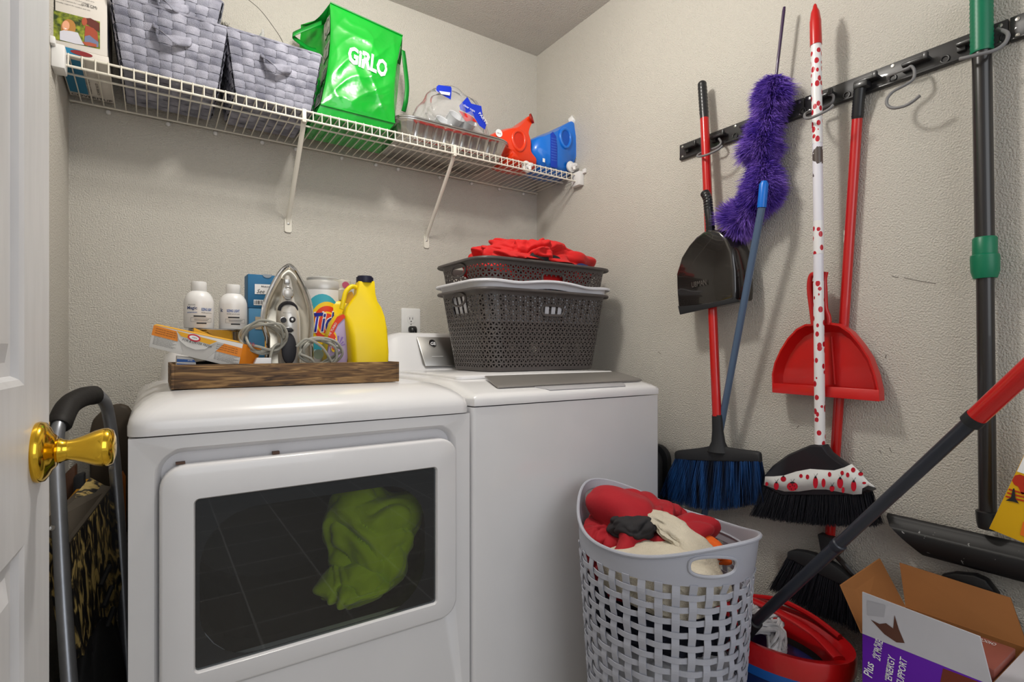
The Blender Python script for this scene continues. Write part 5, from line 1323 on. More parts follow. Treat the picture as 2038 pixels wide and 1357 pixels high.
# --- broom 1: red handle, black grip
b1x = 1.397
br1 = thing('broom', 'red-handled broom with black grip and blue-black bristles, farthest along the wall', 'broom', (1.43, 1.03, 0.57), 'brooms hanging on the right wall')
pT, pG, pB = spec(1397, 162, 1.434), spec(1402, 236, 1.430), spec(1427, 828, b1x)
make('handle_tube', MB().tube([pG, pB], 0.0132, 18), redtube, br1, label='red painted tube')
gp = [pT, pT.lerp(pG, 0.08), pT.lerp(pG, 0.3), pT.lerp(pG, 0.8), pG]
gg = []; rr_ = []
for k in range(33): gg.append(pT.lerp(pG, k/32)); rr_.append((0.007 if k == 0 else 0.0115 if k == 1 else 0.0135)+(0.0009 if k % 3 == 0 and 3 < k < 30 else 0))
make('grip', MB().tube(gg, rr_, 16), blackp, br1)
def broom_head(t, top, L, R, LB, RB, m, band=0.030, thick=0.032, sh=0.30, arch=0.0):
    """top: connector point; L,R head ends (upper), LB,RB band lower ends"""
    top, L, R, LB, RB = map(V, (top, L, R, LB, RB))
    n = 28; rings = []
    for k in range(n+1):
        s_ = k/n; up = L.lerp(R, s_); dn = LB.lerp(RB, s_)
        f_ = 1-abs(2*s_-1); sm = f_**1.6
        crown = up.lerp(top, 0)+(top-L.lerp(R, 0.5))*max(0, (sm-0.0))**2.2*sh+V((0, 0, 0.012*f_**0.5))
        th = thick*(0.55+0.45*f_**0.4)
        rings.append([crown+V((-th*0.22, 0, 0)), crown+V((th*0.22, 0, 0)), up+V((th*0.45, 0, -0.006)), dn+V((th*0.5, 0, 0)), dn+V((-th*0.5, 0, 0)), up+V((-th*0.45, 0, -0.006))])
    make('head', MB().loft(rings), m, t, bevel=0.003, sharp=50)
cb_ = spec(1430, 885, b1x)
mb = MB().tube([pB+V((0, 0, 0.004)), pB.lerp(cb_, 0.5), pB.lerp(cb_, 0.9), cb_+V((0, 0, -0.02))], [0.0155, 0.017, 0.021, 0.035], 18, flat=0.8, up=(1, 0, 0)); make('connector', mb, blackm, br1)
broom_head(br1, cb_, spec(1345, 898, b1x), spec(1514, 900, b1x), spec(1346, 914, b1x), spec(1515, 919, b1x), blackm, sh=0.55)
TL, TR, BL, BR = spec(1348, 912, b1x), spec(1513, 917, b1x), spec(1318, 984, 1.405), spec(1527, 1006, 1.405)
mb = MB()
bristles(mb, lambda s, t: TL.lerp(TR, s)+V(((t-0.5)*0.026, 0, 0)), lambda s, t: BL.lerp(BR, s)+V(((t-0.5)*0.034, 0, 0))+V((0, 0, -0.030*math.sin(PI*min(1, s*1.15))**0.8)), 2600, 1)
fast('bristles', mb, bluebr, br1)
# --- black dustpan clipped on broom 1
dpx = 1.380
pan = thing('dustpan', 'glossy black dustpan hanging on the farthest red broom handle', 'dustpan', (1.40, 1.05, 1.20), 'dustpans on the right wall')
bo_ = mat('glossy_black_plastic', (30, 26, 24), 0.16, coat=0.8)
outl_ = [(1400, 461), (1420, 457), (1432, 460), (1446, 475), (1456, 500), (1461, 540), (1462, 575), (1461, 596), (1408, 609), (1350, 613), (1347, 580), (1346, 545), (1356, 512), (1371, 488), (1385, 472)]
front_ = [spec(a, b_, dpx) for a, b_ in outl_]
cc_ = sum(front_, V((0, 0, 0)))/len(front_)
backo = [V((1.436, cc_.y+(p.y-cc_.y)*1.03-0.0, cc_.z+(p.z-cc_.z)*1.02)) for p in front_]
backo = [b_+V((0, -0.022 if b_.y < cc_.y else 0.004, 0)) for b_ in backo]
make('pan', MB().loft([[V((dpx-0.001, cc_.y+(p.y-cc_.y)*0.9, cc_.z+(p.z-cc_.z)*0.92)) for p in front_], front_, backo]), bo_, pan, bevel=0.006, bseg=3, sharp=30)
lip = [spec(1349, 609, dpx), spec(1461, 592, dpx), spec(1472, 600, dpx+0.006), spec(1353, 626, dpx-0.004)]
make('rubber_lip', MB().prism(lip, (0.004, 0, 0)), blackm, pan, bevel=0.001)
gz = [spec(1402, 383, 1.398), spec(1408, 395, 1.393), spec(1410, 415, 1.391), spec(1413, 440, 1.391), spec(1414, 464, 1.396)]
gpp = smoothpath(gz, 8); rg = [0.006]+[0.0125+(0.0016 if k % 2 else 0) for k in range(len(gpp)-2)]+[0.013]
make('ribbed_grip', MB().tube(gpp, rg, 16), blackp, pan)
embm = mat('embossed_black', (84, 78, 74), 0.4)
text('LIBMAN', embm, pan, spec(1377, 572, dpx-0.0062), (0, -1, 0.06), (0, 0.06, 1), h=0.016, w=0.052, bold=0.01)
make('grip_clip', MB().box(1.392, 1.424, gz[3].y-0.016, gz[3].y+0.016, gz[4].z-0.012, gz[4].z+0.004), blackp, pan, bevel=0.004)

# --- blue pole leaning behind
bp_ = thing('mop_pole', 'slate blue pole with bright blue cap leaning behind the farthest broom', 'pole', (1.462, 1.14, 0.0))
a_, m_, z_ = spec(1521, 360, 1.368), spec(1516, 413, 1.371), spec(1440, 822, 1.416)
low = a_+(z_-a_)*((a_.z-0.015)/(a_.z-z_.z)); low.x = min(low.x, 1.464)
make('pole_tube', MB().tube([m_, low], 0.0098, 14), mat('slate_blue_tube', (78, 98, 124), 0.35, coat=0.2), bp_)
make('cap', MB().tube([a_, a_.lerp(m_, 0.12), m_], [0.007, 0.0118, 0.0118], 16), mat('bright_blue_plastic', (10, 110, 210), 0.3), bp_)
jj = m_.lerp(z_, 0.295); make('joint_line', MB().tube([jj, jj+(z_-m_).normalized()*0.002], 0.0102, 14), mat('pale_joint', (170, 180, 190), 0.4), bp_)

# --- purple fluffy duster
dst = thing('fluffy_duster', 'purple fluffy duster with a thin dark stem hanging on the rail', 'duster', (1.43, 0.88, 1.45))
make('stem', MB().tube([spec(1561, 14, 1.43), spec(1560, 22, 1.43), spec(1545, 150, 1.43)], [0.0035, 0.0045, 0.0040], 12), mat('dark_violet_stem', (52, 26, 66), 0.25, coat=0.4), dst)
spine = smoothpath([spec(a, b_, 1.425) for a, b_ in ((1543, 152), (1538, 180), (1530, 225), (1518, 270), (1514, 300), (1520, 335), (1518, 370), (1505, 400), (1484, 425), (1468, 440))], 7)
purple = bpy.data.materials.new('purple_fibres'); purple.use_nodes = True; nt = purple.node_tree; b = nt.nodes['Principled BSDF']
oi = nt.nodes.new('ShaderNodeTexCoord'); n1 = nt.nodes.new('ShaderNodeTexNoise'); n1.inputs['Scale'].default_value = 22; n1.inputs['Detail'].default_value = 4
cr = nt.nodes.new('ShaderNodeValToRGB'); cr.color_ramp.elements[0].color = lin((84, 52, 172)); cr.color_ramp.elements[0].position = 0.35; cr.color_ramp.elements[1].color = lin((150, 112, 214)); cr.color_ramp.elements[1].position = 0.7
nt.links.new(oi.outputs['Object'], n1.inputs['Vector']); nt.links.new(n1.outputs[0], cr.inputs[0]); nt.links.new(cr.outputs[0], b.inputs['Base Color']); b.inputs['Roughness'].default_value = 0.6
make('core', MB().tube(spine, [0.006]+[0.020]*(len(spine)-2)+[0.015], 14), purple, dst)
rnd = random.Random(9); mb = MB(); ns = len(spine)
for k in range(30000):
    s_ = rnd.random()**0.95*(ns-1.001); i = int(s_); p = spine[i].lerp(spine[i+1], s_-i); t_ = (spine[i+1]-spine[i]).normalized(); q = s_/(ns-1)
    u_ = t_.orthogonal().normalized(); w_ = t_.cross(u_); a = rnd.uniform(0, 2*PI)
    n_ = u_*math.cos(a)+w_*math.sin(a)
    R_ = 0.064*(0.45+0.55*min(1, q*6+0.2))*(1+0.16*math.sin(q*21))*(0.85 if 0.42 < q < 0.54 else 1.0)*(1+0.25*noise.noise(V((a*1.2, q*14, 2))))
    d_ = (n_+t_*rnd.uniform(-0.2, 0.7)+V((0, 0, -0.25))).normalized()
    p0 = p+n_*0.014; p1 = p+d_*R_*rnd.uniform(0.75, 1.12); p1.x = min(p1.x, WX-0.003)
    pm = p0.lerp(p1, 0.55)+V((rnd.uniform(-1, 1), rnd.uniform(-1, 1), rnd.uniform(-1, 1)))*0.004
    sd_ = d_.cross(V((rnd.uniform(-1, 1), rnd.uniform(-1, 1), rnd.uniform(-1, 1)))).normalized()*0.0010
    i0 = [mb.pt(v) for v in (p0-sd_*0.7, p0+sd_*0.7, pm+sd_, pm-sd_, p1)]
    mb.f += [[i0[0], i0[1], i0[2], i0[3]], [i0[3], i0[2], i0[4]]]
# blob at the lower-left tip
for ctr, R0, nn0 in ((spec(1474, 425, 1.42), 0.058, 4200), (spec(1530, 385, 1.43), 0.054, 3600)):
    for k in range(nn0):
        d_ = V((rnd.gauss(0, 1), rnd.gauss(0, 1), rnd.gauss(0, 1))).normalized(); R_ = R0*rnd.uniform(0.75, 1.08)
        p1 = ctr+V((d_.x*R_*0.7, d_.y*R_, d_.z*R_)); p1.x = min(p1.x, WX-0.003); p0 = ctr+d_*0.015; pm = p0.lerp(p1, 0.55)+V((rnd.uniform(-1, 1), rnd.uniform(-1, 1), rnd.uniform(-1, 1)))*0.004
        sd_ = d_.cross(V((rnd.uniform(-1, 1), rnd.uniform(-1, 1), rnd.uniform(-1, 1)))).normalized()*0.0010
        i0 = [mb.pt(v) for v in (p0-sd_, p0+sd_, pm+sd_, pm-sd_, p1)]; mb.f += [[i0[0], i0[1], i0[2], i0[3]], [i0[3], i0[2], i0[4]]]
fast('fibres', mb, purple, dst)

# --- red-handled angled broom behind
r2x = 1.465
br2_ = thing('broom', 'angled black broom on a long red handle, passing behind the red dustpan', 'broom', (r2x, 0.66, 0.38), 'brooms hanging on the right wall')
q0, q1, q2 = spec(1712, 168, 1.447), spec(1706, 236, r2x-0.002), spec(1651, 1080, r2x-0.004)
make('handle_tube', MB().tube([q1, q2], 0.0118, 18), redtube, br2_, label='red painted tube')
gg = [q0.lerp(q1, k/24) for k in range(25)]; make('grip', MB().tube(gg, [0.010]+[0.0128+(0.0009 if k % 2 else 0) for k in range(23)]+[0.0128], 16), blackp, br2_)
make('hang_clip', MB().box(q0.x-0.012, q0.x+0.012, q0.y-0.020, q0.y+0.012, q0.z-0.012, q0.z+0.004), blackp, br2_, bevel=0.003)
la, lb2 = spec(1690, 458, r2x), spec(1689, 484, r2x); make('peeling_sticker', MB().tube([la, lb2], 0.0121, 18), mat('worn_sticker', (214, 212, 200), 0.6, var=0.3, vscale=70, col2=(90, 50, 45)), br2_)
sock = [spec(1652, 1066, 1.452), spec(1648, 1090, 1.448), spec(1640, 1120, 1.445)]
make('connector', MB().prism([spec(1626, 1062, 1.43), spec(1664, 1075, 1.43), spec(1672, 1100, 1.43), spec(1640, 1125, 1.43), spec(1632, 1095, 1.43)], (0.028, 0, 0)), blackm, br2_, bevel=0.003)
hA, hB = spec(1572, 1098, 1.44), spec(1710, 1165, 1.44)
rings = []
for k in range(13):
    s_ = k/12; p = hA.lerp(hB, s_)+V((0, 0, 0.026*math.sin(PI*min(1, s_*1.0))**0.7)); h_ = 0.016+0.024*math.sin(PI*s_)
    rings.append([p+V((-0.014, 0, 0.003)), p+V((0.012, 0, 0.003)), p+V((0.015, 0, -h_)), p+V((-0.017, 0, -h_))])
make('head', MB().loft(rings), blackm, br2_, bevel=0.003)
make('edge_bar', MB().tube([spec(1664, 1105, 1.43), spec(1700, 1145, 1.425), spec(1722, 1180, 1.425)], 0.007, 8), bo_, br2_)
TL, TR, BL, BR = spec(1574, 1102, 1.44), spec(1708, 1165, 1.44), spec(1535, 1172, 1.432), spec(1715, 1262, 1.425)
mb = MB(); bristles(mb, lambda s, t: TL.lerp(TR, s)+V(((t-0.5)*0.026, 0, 0.0)), lambda s, t: BL.lerp(BR, s)+V(((t-0.5)*0.036, 0, 0.004*math.sin(9*s))), 2600, 2)
fast('bristles', mb, blackbr, br2_)

# --- red dustpan
rdx = 1.422
rpan = thing('dustpan', 'bright red half-round dustpan hanging behind the ladybird broom handle', 'dustpan', (1.42, 0.72, 0.94), 'dustpans on the right wall')
ro = [(1537, 780), (1536, 745), (1541, 722), (1552, 697), (1567, 673), (1585, 654), (1602, 645), (1620, 645), (1652, 642), (1670, 645), (1692, 660), (1712, 684), (1730, 712), (1742, 745), (1749, 775), (1750, 798)]
RO = [spec(a, b_, rdx) for a, b_ in ro]; rc = sum(RO, V((0, 0, 0)))/len(RO); rc.z = spec(1640, 770, rdx).z
def rsc(s_, x, zs=None): return [V((x, rc.y+(p.y-rc.y)*s_, rc.z+(p.z-rc.z)*(s_ if p.z > rc.z else 1)))for p in RO]
mb = MB(); mb.loft([rsc(1.0, rdx+0.028), rsc(1.005, rdx+0.004), rsc(1.0, rdx), rsc(0.97, rdx), rsc(0.93, rdx+0.010), rsc(0.86, rdx+0.024)], True, True, close=True)
make('pan', mb, redp, rpan, sharp=40)
lipq = [spec(1537, 762, rdx-0.001), spec(1749, 776, rdx-0.001), spec(1750, 799, rdx-0.005), spec(1537, 781, rdx-0.005)]
make('front_lip', MB().prism(lipq, (0.003, 0, 0)), redp, rpan, bevel=0.001)
hl = [spec(a, b_, rdx+0.004) for a, b_ in ((1619, 648), (1616, 620), (1611, 580), (1612, 556), (1617, 546), (1624, 548))]
hr = [spec(a, b_, rdx+0.004) for a, b_ in ((1650, 646), (1649, 630), (1643, 612), (1642, 580), (1641, 556), (1644, 541))]
make('handle', MB().tube(smoothpath(hl, 5), 0.0062, 10, flat=0.9), redp, rpan); make('handle', MB().tube(smoothpath(hr, 5), 0.0058, 10, flat=0.9), redp, rpan)
make('handle_web', MB().prism([spec(1614, 560, rdx+0.012), spec(1643, 556, rdx+0.012), spec(1650, 650, rdx+0.012), spec(1619, 652, rdx+0.012)], (0.003, 0, 0)), redp, rpan)
make('floor_rib', MB().tube([spec(1655, 670, rdx+0.022), spec(1662, 765, rdx+0.022)], 0.0025, 6), redp, rpan)

# --- ladybird-patterned broom
lbm = bpy.data.materials.new('ladybird_print_wrap'); lbm.use_nodes = True; nt = lbm.node_tree; b = nt.nodes['Principled BSDF']; b.inputs['Roughness'].default_value = 0.35
tc = nt.nodes.new('ShaderNodeTexCoord'); mp = nt.nodes.new('ShaderNodeMapping'); mp.inputs['Scale'].default_value = (1, 1, 0.72)
vo = nt.nodes.new('ShaderNodeTexVoronoi'); vo.inputs['Scale'].default_value = 62; vo.inputs['Randomness'].default_value = 0.85
lt = nt.nodes.new('ShaderNodeMath'); lt.operation = 'LESS_THAN'; lt.inputs[1].default_value = 0.34
mx = nt.nodes.new('ShaderNodeMix'); mx.data_type = 'RGBA'; mx.inputs[6].default_value = lin((226, 224, 224)); mx.inputs[7].default_value = lin((185, 12, 35))
nt.links.new(tc.outputs['Object'], mp.inputs[0]); nt.links.new(mp.outputs[0], vo.inputs['Vector']); nt.links.new(vo.outputs['Distance'], lt.inputs[0])
nt.links.new(lt.outputs[0], mx.inputs[0]); nt.links.new(mx.outputs[2], b.inputs['Base Color'])
peel = mat('white_worn_tube', (216, 214, 222), 0.35, var=0.4, vscale=11, col2=(216, 214, 222))
nt = peel.node_tree; b = nt.nodes['Principled BSDF']
tc = nt.nodes.new('ShaderNodeTexCoord'); n1 = nt.nodes.new('ShaderNodeTexNoise'); n1.inputs['Scale'].default_value = 17; n1.inputs['Detail'].default_value = 4
gt = nt.nodes.new('ShaderNodeMath'); gt.operation = 'GREATER_THAN'; gt.inputs[1].default_value = 0.60
mx = nt.nodes.new('ShaderNodeMix'); mx.data_type = 'RGBA'; mx.inputs[6].default_value = lin((220, 218, 226)); mx.inputs[7].default_value = lin((84, 74, 70))
nt.links.new(tc.outputs['Object'], n1.inputs['Vector']); nt.links.new(n1.outputs[0], gt.inputs[0]); nt.links.new(gt.outputs[0], mx.inputs[0]); nt.links.new(mx.outputs[2], b.inputs['Base Color'])
lx_ = 1.404
lbr = thing('broom', 'black broom with ladybird-patterned white handle and band, in front of the red dustpan', 'broom', (lx_, 0.715, 0.63), 'brooms hanging on the right wall')
l0, l1, l2, l3, l4, l5 = [spec(a, b_, lx_) for a, b_ in ((1622, 8), (1624, 90), (1627, 286), (1629, 440), (1629, 560), (1632, 884))]
gr = [l0, l0.lerp(l1, 0.04), l0.lerp(l1, 0.10), l0.lerp(l1, 0.2), l0.lerp(l1, 0.4), l0.lerp(l1, 0.42), l0.lerp(l1, 0.8), l1]
make('grip', MB().tube(gr, [0.002, 0.0045, 0.0055, 0.010, 0.0128, 0.0134, 0.0138, 0.0138], 18), redtube, lbr, label='red plastic grip')
make('handle_wrap', MB().tube([l1, l2], 0.0122, 18), lbm, lbr, label='ladybird-printed wrap'); make('handle_tube', MB().tube([l2, l3], 0.0117, 18), peel, lbr, label='white tube with peeling patches')
make('handle_wrap', MB().tube([l3, l3.lerp(l4, 0.55)], 0.0122, 18), lbm, lbr); make('handle_tube', MB().tube([l3.lerp(l4, 0.55), l4], 0.0117, 18), peel, lbr)
make('handle_wrap', MB().tube([l4, l5], 0.0122, 18), lbm, lbr)
ho = [(1620, 884), (1645, 884), (1656, 900), (1675, 915), (1700, 932), (1718, 950), (1735, 968), (1742, 974), (1720, 985), (1640, 985), (1560, 985), (1523, 965), (1528, 945), (1545, 925), (1575, 903), (1605, 890)]
HO = [spec(a, b_, 1.408) for a, b_ in ho]; hcn = sum(HO, V((0, 0, 0)))/len(HO)
mb = MB(); mb.loft([[V((1.386, hcn.y+(p.y-hcn.y)*0.93, hcn.z+(p.z-hcn.z)*0.93)) for p in HO], [V((1.392, p.y, p.z)) for p in HO], [V((1.416, p.y, p.z)) for p in HO], [V((1.421, hcn.y+(p.y-hcn.y)*0.93, hcn.z+(p.z-hcn.z)*0.93)) for p in HO]])
hd_ = make('head', mb, mat('satin_black_plastic', (26, 27, 32), 0.4, coat=0.2), lbr, sharp=35)
bx_ = 1.3845
up = [(1523, 948), (1540, 948), (1560, 946), (1585, 938), (1612, 933), (1640, 935), (1660, 936), (1680, 930), (1695, 923), (1712, 940), (1728, 958), (1741, 968)]
dnn = [(1521, 965), (1540, 972), (1562, 978), (1590, 978), (1618, 974), (1645, 974), (1672, 979), (1698, 984), (1715, 983), (1716, 972), (1728, 966), (1741, 970)]
U_ = [spec(a, b_, bx_) for a, b_ in up]; D_ = [spec(a, b_, bx_) for a, b_ in dnn]
mb = MB()
for i in range(len(U_)-1): mb.face([D_[i], D_[i+1], U_[i+1], U_[i]])
bnd = make('patterned_band', mb, mat('band_white', (214, 214, 212), 0.4), lbr, solid=0.0012, label='white band printed with red ladybirds')
lred = mat('print_ladybird_red', (190, 16, 40), 0.45)
bugs = [(1559, 953, 5.5, 5.5), (1545, 967, 5, 8), (1577, 968, 11, 9), (1594, 947, 3.5, 4), (1607, 949, 3.5, 5), (1623, 960, 5, 12), (1639, 961, 4, 9), (1651, 944, 3.5, 5), (1672, 961, 6, 11), (1678, 975, 3, 6), (1656, 972, 5, 6), (1676, 941, 3.5, 4.5), (1687, 945, 3.5, 5), (1698, 935, 4.5, 5), (1713, 943, 5, 4), (1699, 967, 5.5, 11), (1526, 963, 3, 4), (1720, 961, 4, 2.5)]
for i, (a, b_, rx, ry) in enumerate(bugs):
    w_ = decal('ladybird', [spec(a+rx*math.cos(2*PI*k/14), b_-ry*math.sin(2*PI*k/14), bx_-0.0012) for k in range(14)], lred, bnd)
    if rx > 4.5:
        for sgn in (-1, 1): decal('antenna', [spec(a, b_-ry, bx_-0.0013), spec(a+0.8, b_-ry, bx_-0.0013), spec(a+sgn*4+0.5, b_-ry-6, bx_-0.0013), spec(a+sgn*4, b_-ry-6.5, bx_-0.0013)], textblack, bnd)
        decal('ladybird_head', [spec(a+rx*0.45*math.cos(2*PI*k/10), b_-ry*0.85-ry*0.22*math.sin(2*PI*k/10), bx_-0.0014) for k in range(10)], textblack, bnd)
for dx_, dz_ in ((-5, -1), (4, -2), (-2, 4), (6, 4), (0, -4)): decal('ladybird_spot', [spec(1577+dx_+1.3*math.cos(2*PI*k/8), 969+dz_-1.3*math.sin(2*PI*k/8), bx_-0.0014) for k in range(8)], textblack, bnd)
TL, TR, BL, BR = spec(1524, 966, 1.405), spec(1730, 972, 1.405), spec(1500, 1025, 1.405), spec(1752, 1046, 1.402)
mb = MB(); bristles(mb, lambda s, t: TL.lerp(TR, s)+V(((t-0.5)*0.030, 0, 0)), lambda s, t: BL.lerp(BR, s)+V(((t-0.5)*0.045, 0, -0.010*math.sin(PI*s))), 3200, 3)
fast('bristles', mb, blackbr, lbr)

# --- snow pusher with green-gripped black pole
sp0 = thing('snow_pusher', 'black snow pusher with green ribbed grip and joint, at the right of the wall', 'snow shovel', (1.44, 0.38, 0.60))
g0, g1, g2, g3 = spec(1953, -30, 1.438), spec(1954, 105, 1.439), spec(1960, 500, 1.441), spec(1966, 1045, 1.443)
gg = [g0.lerp(g1, k/30) for k in range(31)]
make('grip', MB().tube(gg, [0.0185+(0.0012 if k % 2 else 0) for k in range(31)], 18), greenp, sp0, label='green ribbed grip')
tub1 = mat('black_pole_tube', (34, 31, 31), 0.3, coat=0.3)
make('pole', MB().tube([g1, g2], 0.0165, 18), tub1, sp0); make('pole', MB().tube([g2, g3], 0.0148, 18), tub1, sp0)
j0, j1, j1b, j2 = spec(1960, 472, 1.441), spec(1960, 506, 1.441), spec(1960, 508, 1.441), spec(1961, 554, 1.441)
make('twist_joint', MB().tube([j0, j0.lerp(j1, 0.08), j1, j1b, j1b.lerp(j2, 0.15), j1b.lerp(j2, 0.7), j2], [0.0185, 0.0205, 0.0205, 0.0235, 0.0242, 0.0235, 0.0195], 24), greenp, sp0, label='green twist joint')
make('socket', MB().tube([spec(1965, 1016, 1.443), spec(1965, 1018, 1.443), spec(1967, 1040, 1.443), spec(1967, 1052, 1.443)], [0.017, 0.0195, 0.0195, 0.017], 18), blackp, sp0)
sm = mat('scuffed_black_plastic', (26, 26, 28), 0.5, var=0.3, vscale=40, col2=(34, 34, 36))
nt = sm.node_tree; b = nt.nodes['Principled BSDF']; tc = nt.nodes.new('ShaderNodeTexCoord'); n1 = nt.nodes.new('ShaderNodeTexNoise'); n1.inputs['Scale'].default_value = 55; n1.inputs['Detail'].default_value = 6; n1.inputs['Distortion'].default_value = 1.0
gt = nt.nodes.new('ShaderNodeMath'); gt.operation = 'GREATER_THAN'; gt.inputs[1].default_value = 0.69; mx = nt.nodes.new('ShaderNodeMix'); mx.data_type = 'RGBA'; mx.inputs[6].default_value = lin((26, 26, 28)); mx.inputs[7].default_value = lin((150, 150, 150))
nt.links.new(tc.outputs['Object'], n1.inputs['Vector']); nt.links.new(n1.outputs[0], gt.inputs[0]); nt.links.new(gt.outputs[0], mx.inputs[0]); nt.links.new(mx.outputs[2], b.inputs['Base Color'])
s0_, s1_ = spec(1757, 1026, 1.43), spec(1832, 1107, 1.43)
y_l, y_r = s0_.y, 2*g3.y-s0_.y-0.03
zt_, zb_ = s0_.z+0.002, s1_.z+0.0
y_l2 = s1_.y
rings = []
for k in range(11):
    s_ = k/10; z = zt_+(zb_-zt_)*s_; x_ = 1.462-0.020*math.sin(PI*(0.10+0.8*s_))-0.012*(s_ > 0.22); yl = y_l+(y_l2-y_l)*max(0, s_-0.15)/0.85; yr = y_r+(y_l-yl)
    rings.append([(x_-0.002, yl, z), (x_-0.002, yr, z), (x_+0.002, yr, z), (x_+0.002, yl, z)])
make('blade', MB().loft(rings), sm, sp0, sharp=60)

# ---------------------------------------------------------------- mop in its bucket
mp0 = P(1487, 1252, d=1.30); mp1 = P(2038, 742, d=0.76); mdir = (mp1-mp0).normalized(); mEnd = mp1+mdir*0.45
mop = thing('string_mop', 'string mop with slate and red handle crossing the corner diagonally', 'mop', (mp0.x, mp0.y, mp0.z-0.03))
tA = P(1935, 832, d=0.82); k_red = (tA-mp0).dot(mdir); k_j = (P(1678, 1078, d=1.06)-mp0).dot(mdir)
slate = mat('slate_black_tube', (44, 48, 58), 0.4, metal=0.2, coat=0.2)
make('lower_tube', MB().tube([mp0, mp0+mdir*k_j], 0.0120, 18), slate, mop)
make('upper_tube', MB().tube([mp0+mdir*k_j, mp0+mdir*k_red], 0.0108, 18), slate, mop)
make('joint_collar', MB().tube([mp0+mdir*(k_j-0.012), mp0+mdir*(k_j-0.010), mp0+mdir*(k_j+0.004), mp0+mdir*(k_j+0.006)], [0.012, 0.0135, 0.0135, 0.011], 18), slate, mop)
make('end_collar', MB().tube([mp0+mdir*(k_red-0.010), mp0+mdir*(k_red+0.004)], 0.0148, 18), blackm, mop)
make('red_tube', MB().tube([mp0+mdir*(k_red-0.002), mEnd], 0.0138, 18), redtube, mop, label='red painted tube')
make('mop_socket', MB().tube([mp0-mdir*0.03, mp0+mdir*0.005, mp0+mdir*0.045, mp0+mdir*0.047], [0.026, 0.019, 0.0165, 0.013], 16), blackm, mop)
strm = mat('mop_string', (206, 204, 206), 0.95, bump=0.7, bscale=420, var=0.12, vscale=30)
rnd = random.Random(4)
mb_s = []
bc2 = V((1.262, 0.735, 0.40))
for k in range(46):
    a0_ = mp0-mdir*0.02+V((rnd.uniform(-0.01, 0.01), rnd.uniform(-0.01, 0.01), 0))
    if k < 30:   e_ = P(rnd.uniform(1515, 1560), rnd.uniform(1225, 1262), z=0.385+rnd.uniform(-0.01, 0.015)); e2 = P(rnd.uniform(1530, 1565), rnd.uniform(1262, 1305), z=0.372)
    elif k < 48: e_ = P(rnd.uniform(1482, 1510), rnd.uniform(1200, 1222), z=0.395+rnd.uniform(-0.01, 0.012)); e2 = P(rnd.uniform(1498, 1525), rnd.uniform(1196, 1215), z=0.385)
    else: e_ = P(rnd.uniform(1500, 1530), rnd.uniform(1258, 1275), z=0.385); e2 = P(rnd.uniform(1530, 1555), rnd.uniform(1285, 1300), z=0.370)
    mid = a0_.lerp(e_, 0.5)+V((rnd.uniform(-0.008, 0.008), rnd.uniform(-0.008, 0.008), rnd.uniform(0.0, 0.014)))
    pth = smoothpath([a0_, mid, e_, e2], 5)
    make('string', MB().tube(pth, [0.0042+0.0008*(i % 2) for i in range(len(pth))], 6), strm, mop)
bk = thing('mop_bucket', 'blue mop bucket with a red wringer rim behind the grey hamper', 'bucket', (1.262, 0.735, 0))
navy = mat('deep_blue_bucket', (6, 36, 92), 0.35, coat=0.3); blueb = mat('mid_blue_bucket', (16, 84, 160), 0.35)
bkx, bky = 0.118, 0.185
def el(cx, cy, rx, ry, z, n=40): return [(cx+rx*math.cos(2*PI*i/n), cy+ry*math.sin(2*PI*i/n), z) for i in range(n)]
bcx, bcy = 1.262, 0.742
make('bucket_body', MB().loft([el(bcx, bcy, bkx*s_, bky*s_, z) for z, s_ in ((0.0, 0.72), (0.008, 0.76), (0.325, 0.96))]), navy, bk)
make('bucket_rim', MB().loft([el(bcx, bcy, bkx*s_, bky*s_, z) for z, s_ in ((0.322, 0.96), (0.322, 1.0), (0.345, 1.01), (0.350, 0.99))], False, False), blueb, bk)
wr = mat('red_wringer_plastic', (186, 14, 20), 0.3, coat=0.4)
make('wringer_rim', MB().loft([el(bcx, bcy, bkx*s_, bky*s_, z) for z, s_ in ((0.340, 1.0), (0.352, 1.03), (0.385, 1.035), (0.392, 1.02), (0.392, 0.93), (0.384, 0.86), (0.335, 0.70))], False, False), wr, bk, sharp=50)
make('wringer_dish', MB().loft([el(bcx, bcy, bkx*0.72, bky*0.72, 0.336), el(bcx, bcy, bkx*0.5, bky*0.6, 0.315)], False, True), mat('wringer_black', (20, 20, 22), 0.5), bk)
make('wringer_arch', MB().tube(smoothpath([(bcx-0.02, bcy-0.17, 0.395), (bcx+0.025, bcy-0.10, 0.40), (bcx+0.045, bcy-0.02, 0.405), (bcx+0.05, bcy+0.07, 0.408), (bcx+0.04, bcy+0.15, 0.405)], 6), 0.013, 10, flat=0.5, up=(0, 0, 1)), wr, bk)
make('wringer_lip', MB().tube(smoothpath([(bcx+0.085, bcy+0.10, 0.40), (bcx+0.10, bcy+0.03, 0.412), (bcx+0.10, bcy-0.05, 0.405), (bcx+0.07, bcy-0.13, 0.397)], 6), 0.007, 8), wr, bk)
make('bucket_tab', MB().prism([(bcx-0.095, bcy+0.05, 0.392), (bcx-0.03, bcy+0.10, 0.396), (bcx-0.01, bcy+0.06, 0.402), (bcx-0.07, bcy+0.0, 0.398)], (0, 0, 0.012)), wr, bk, bevel=0.003)

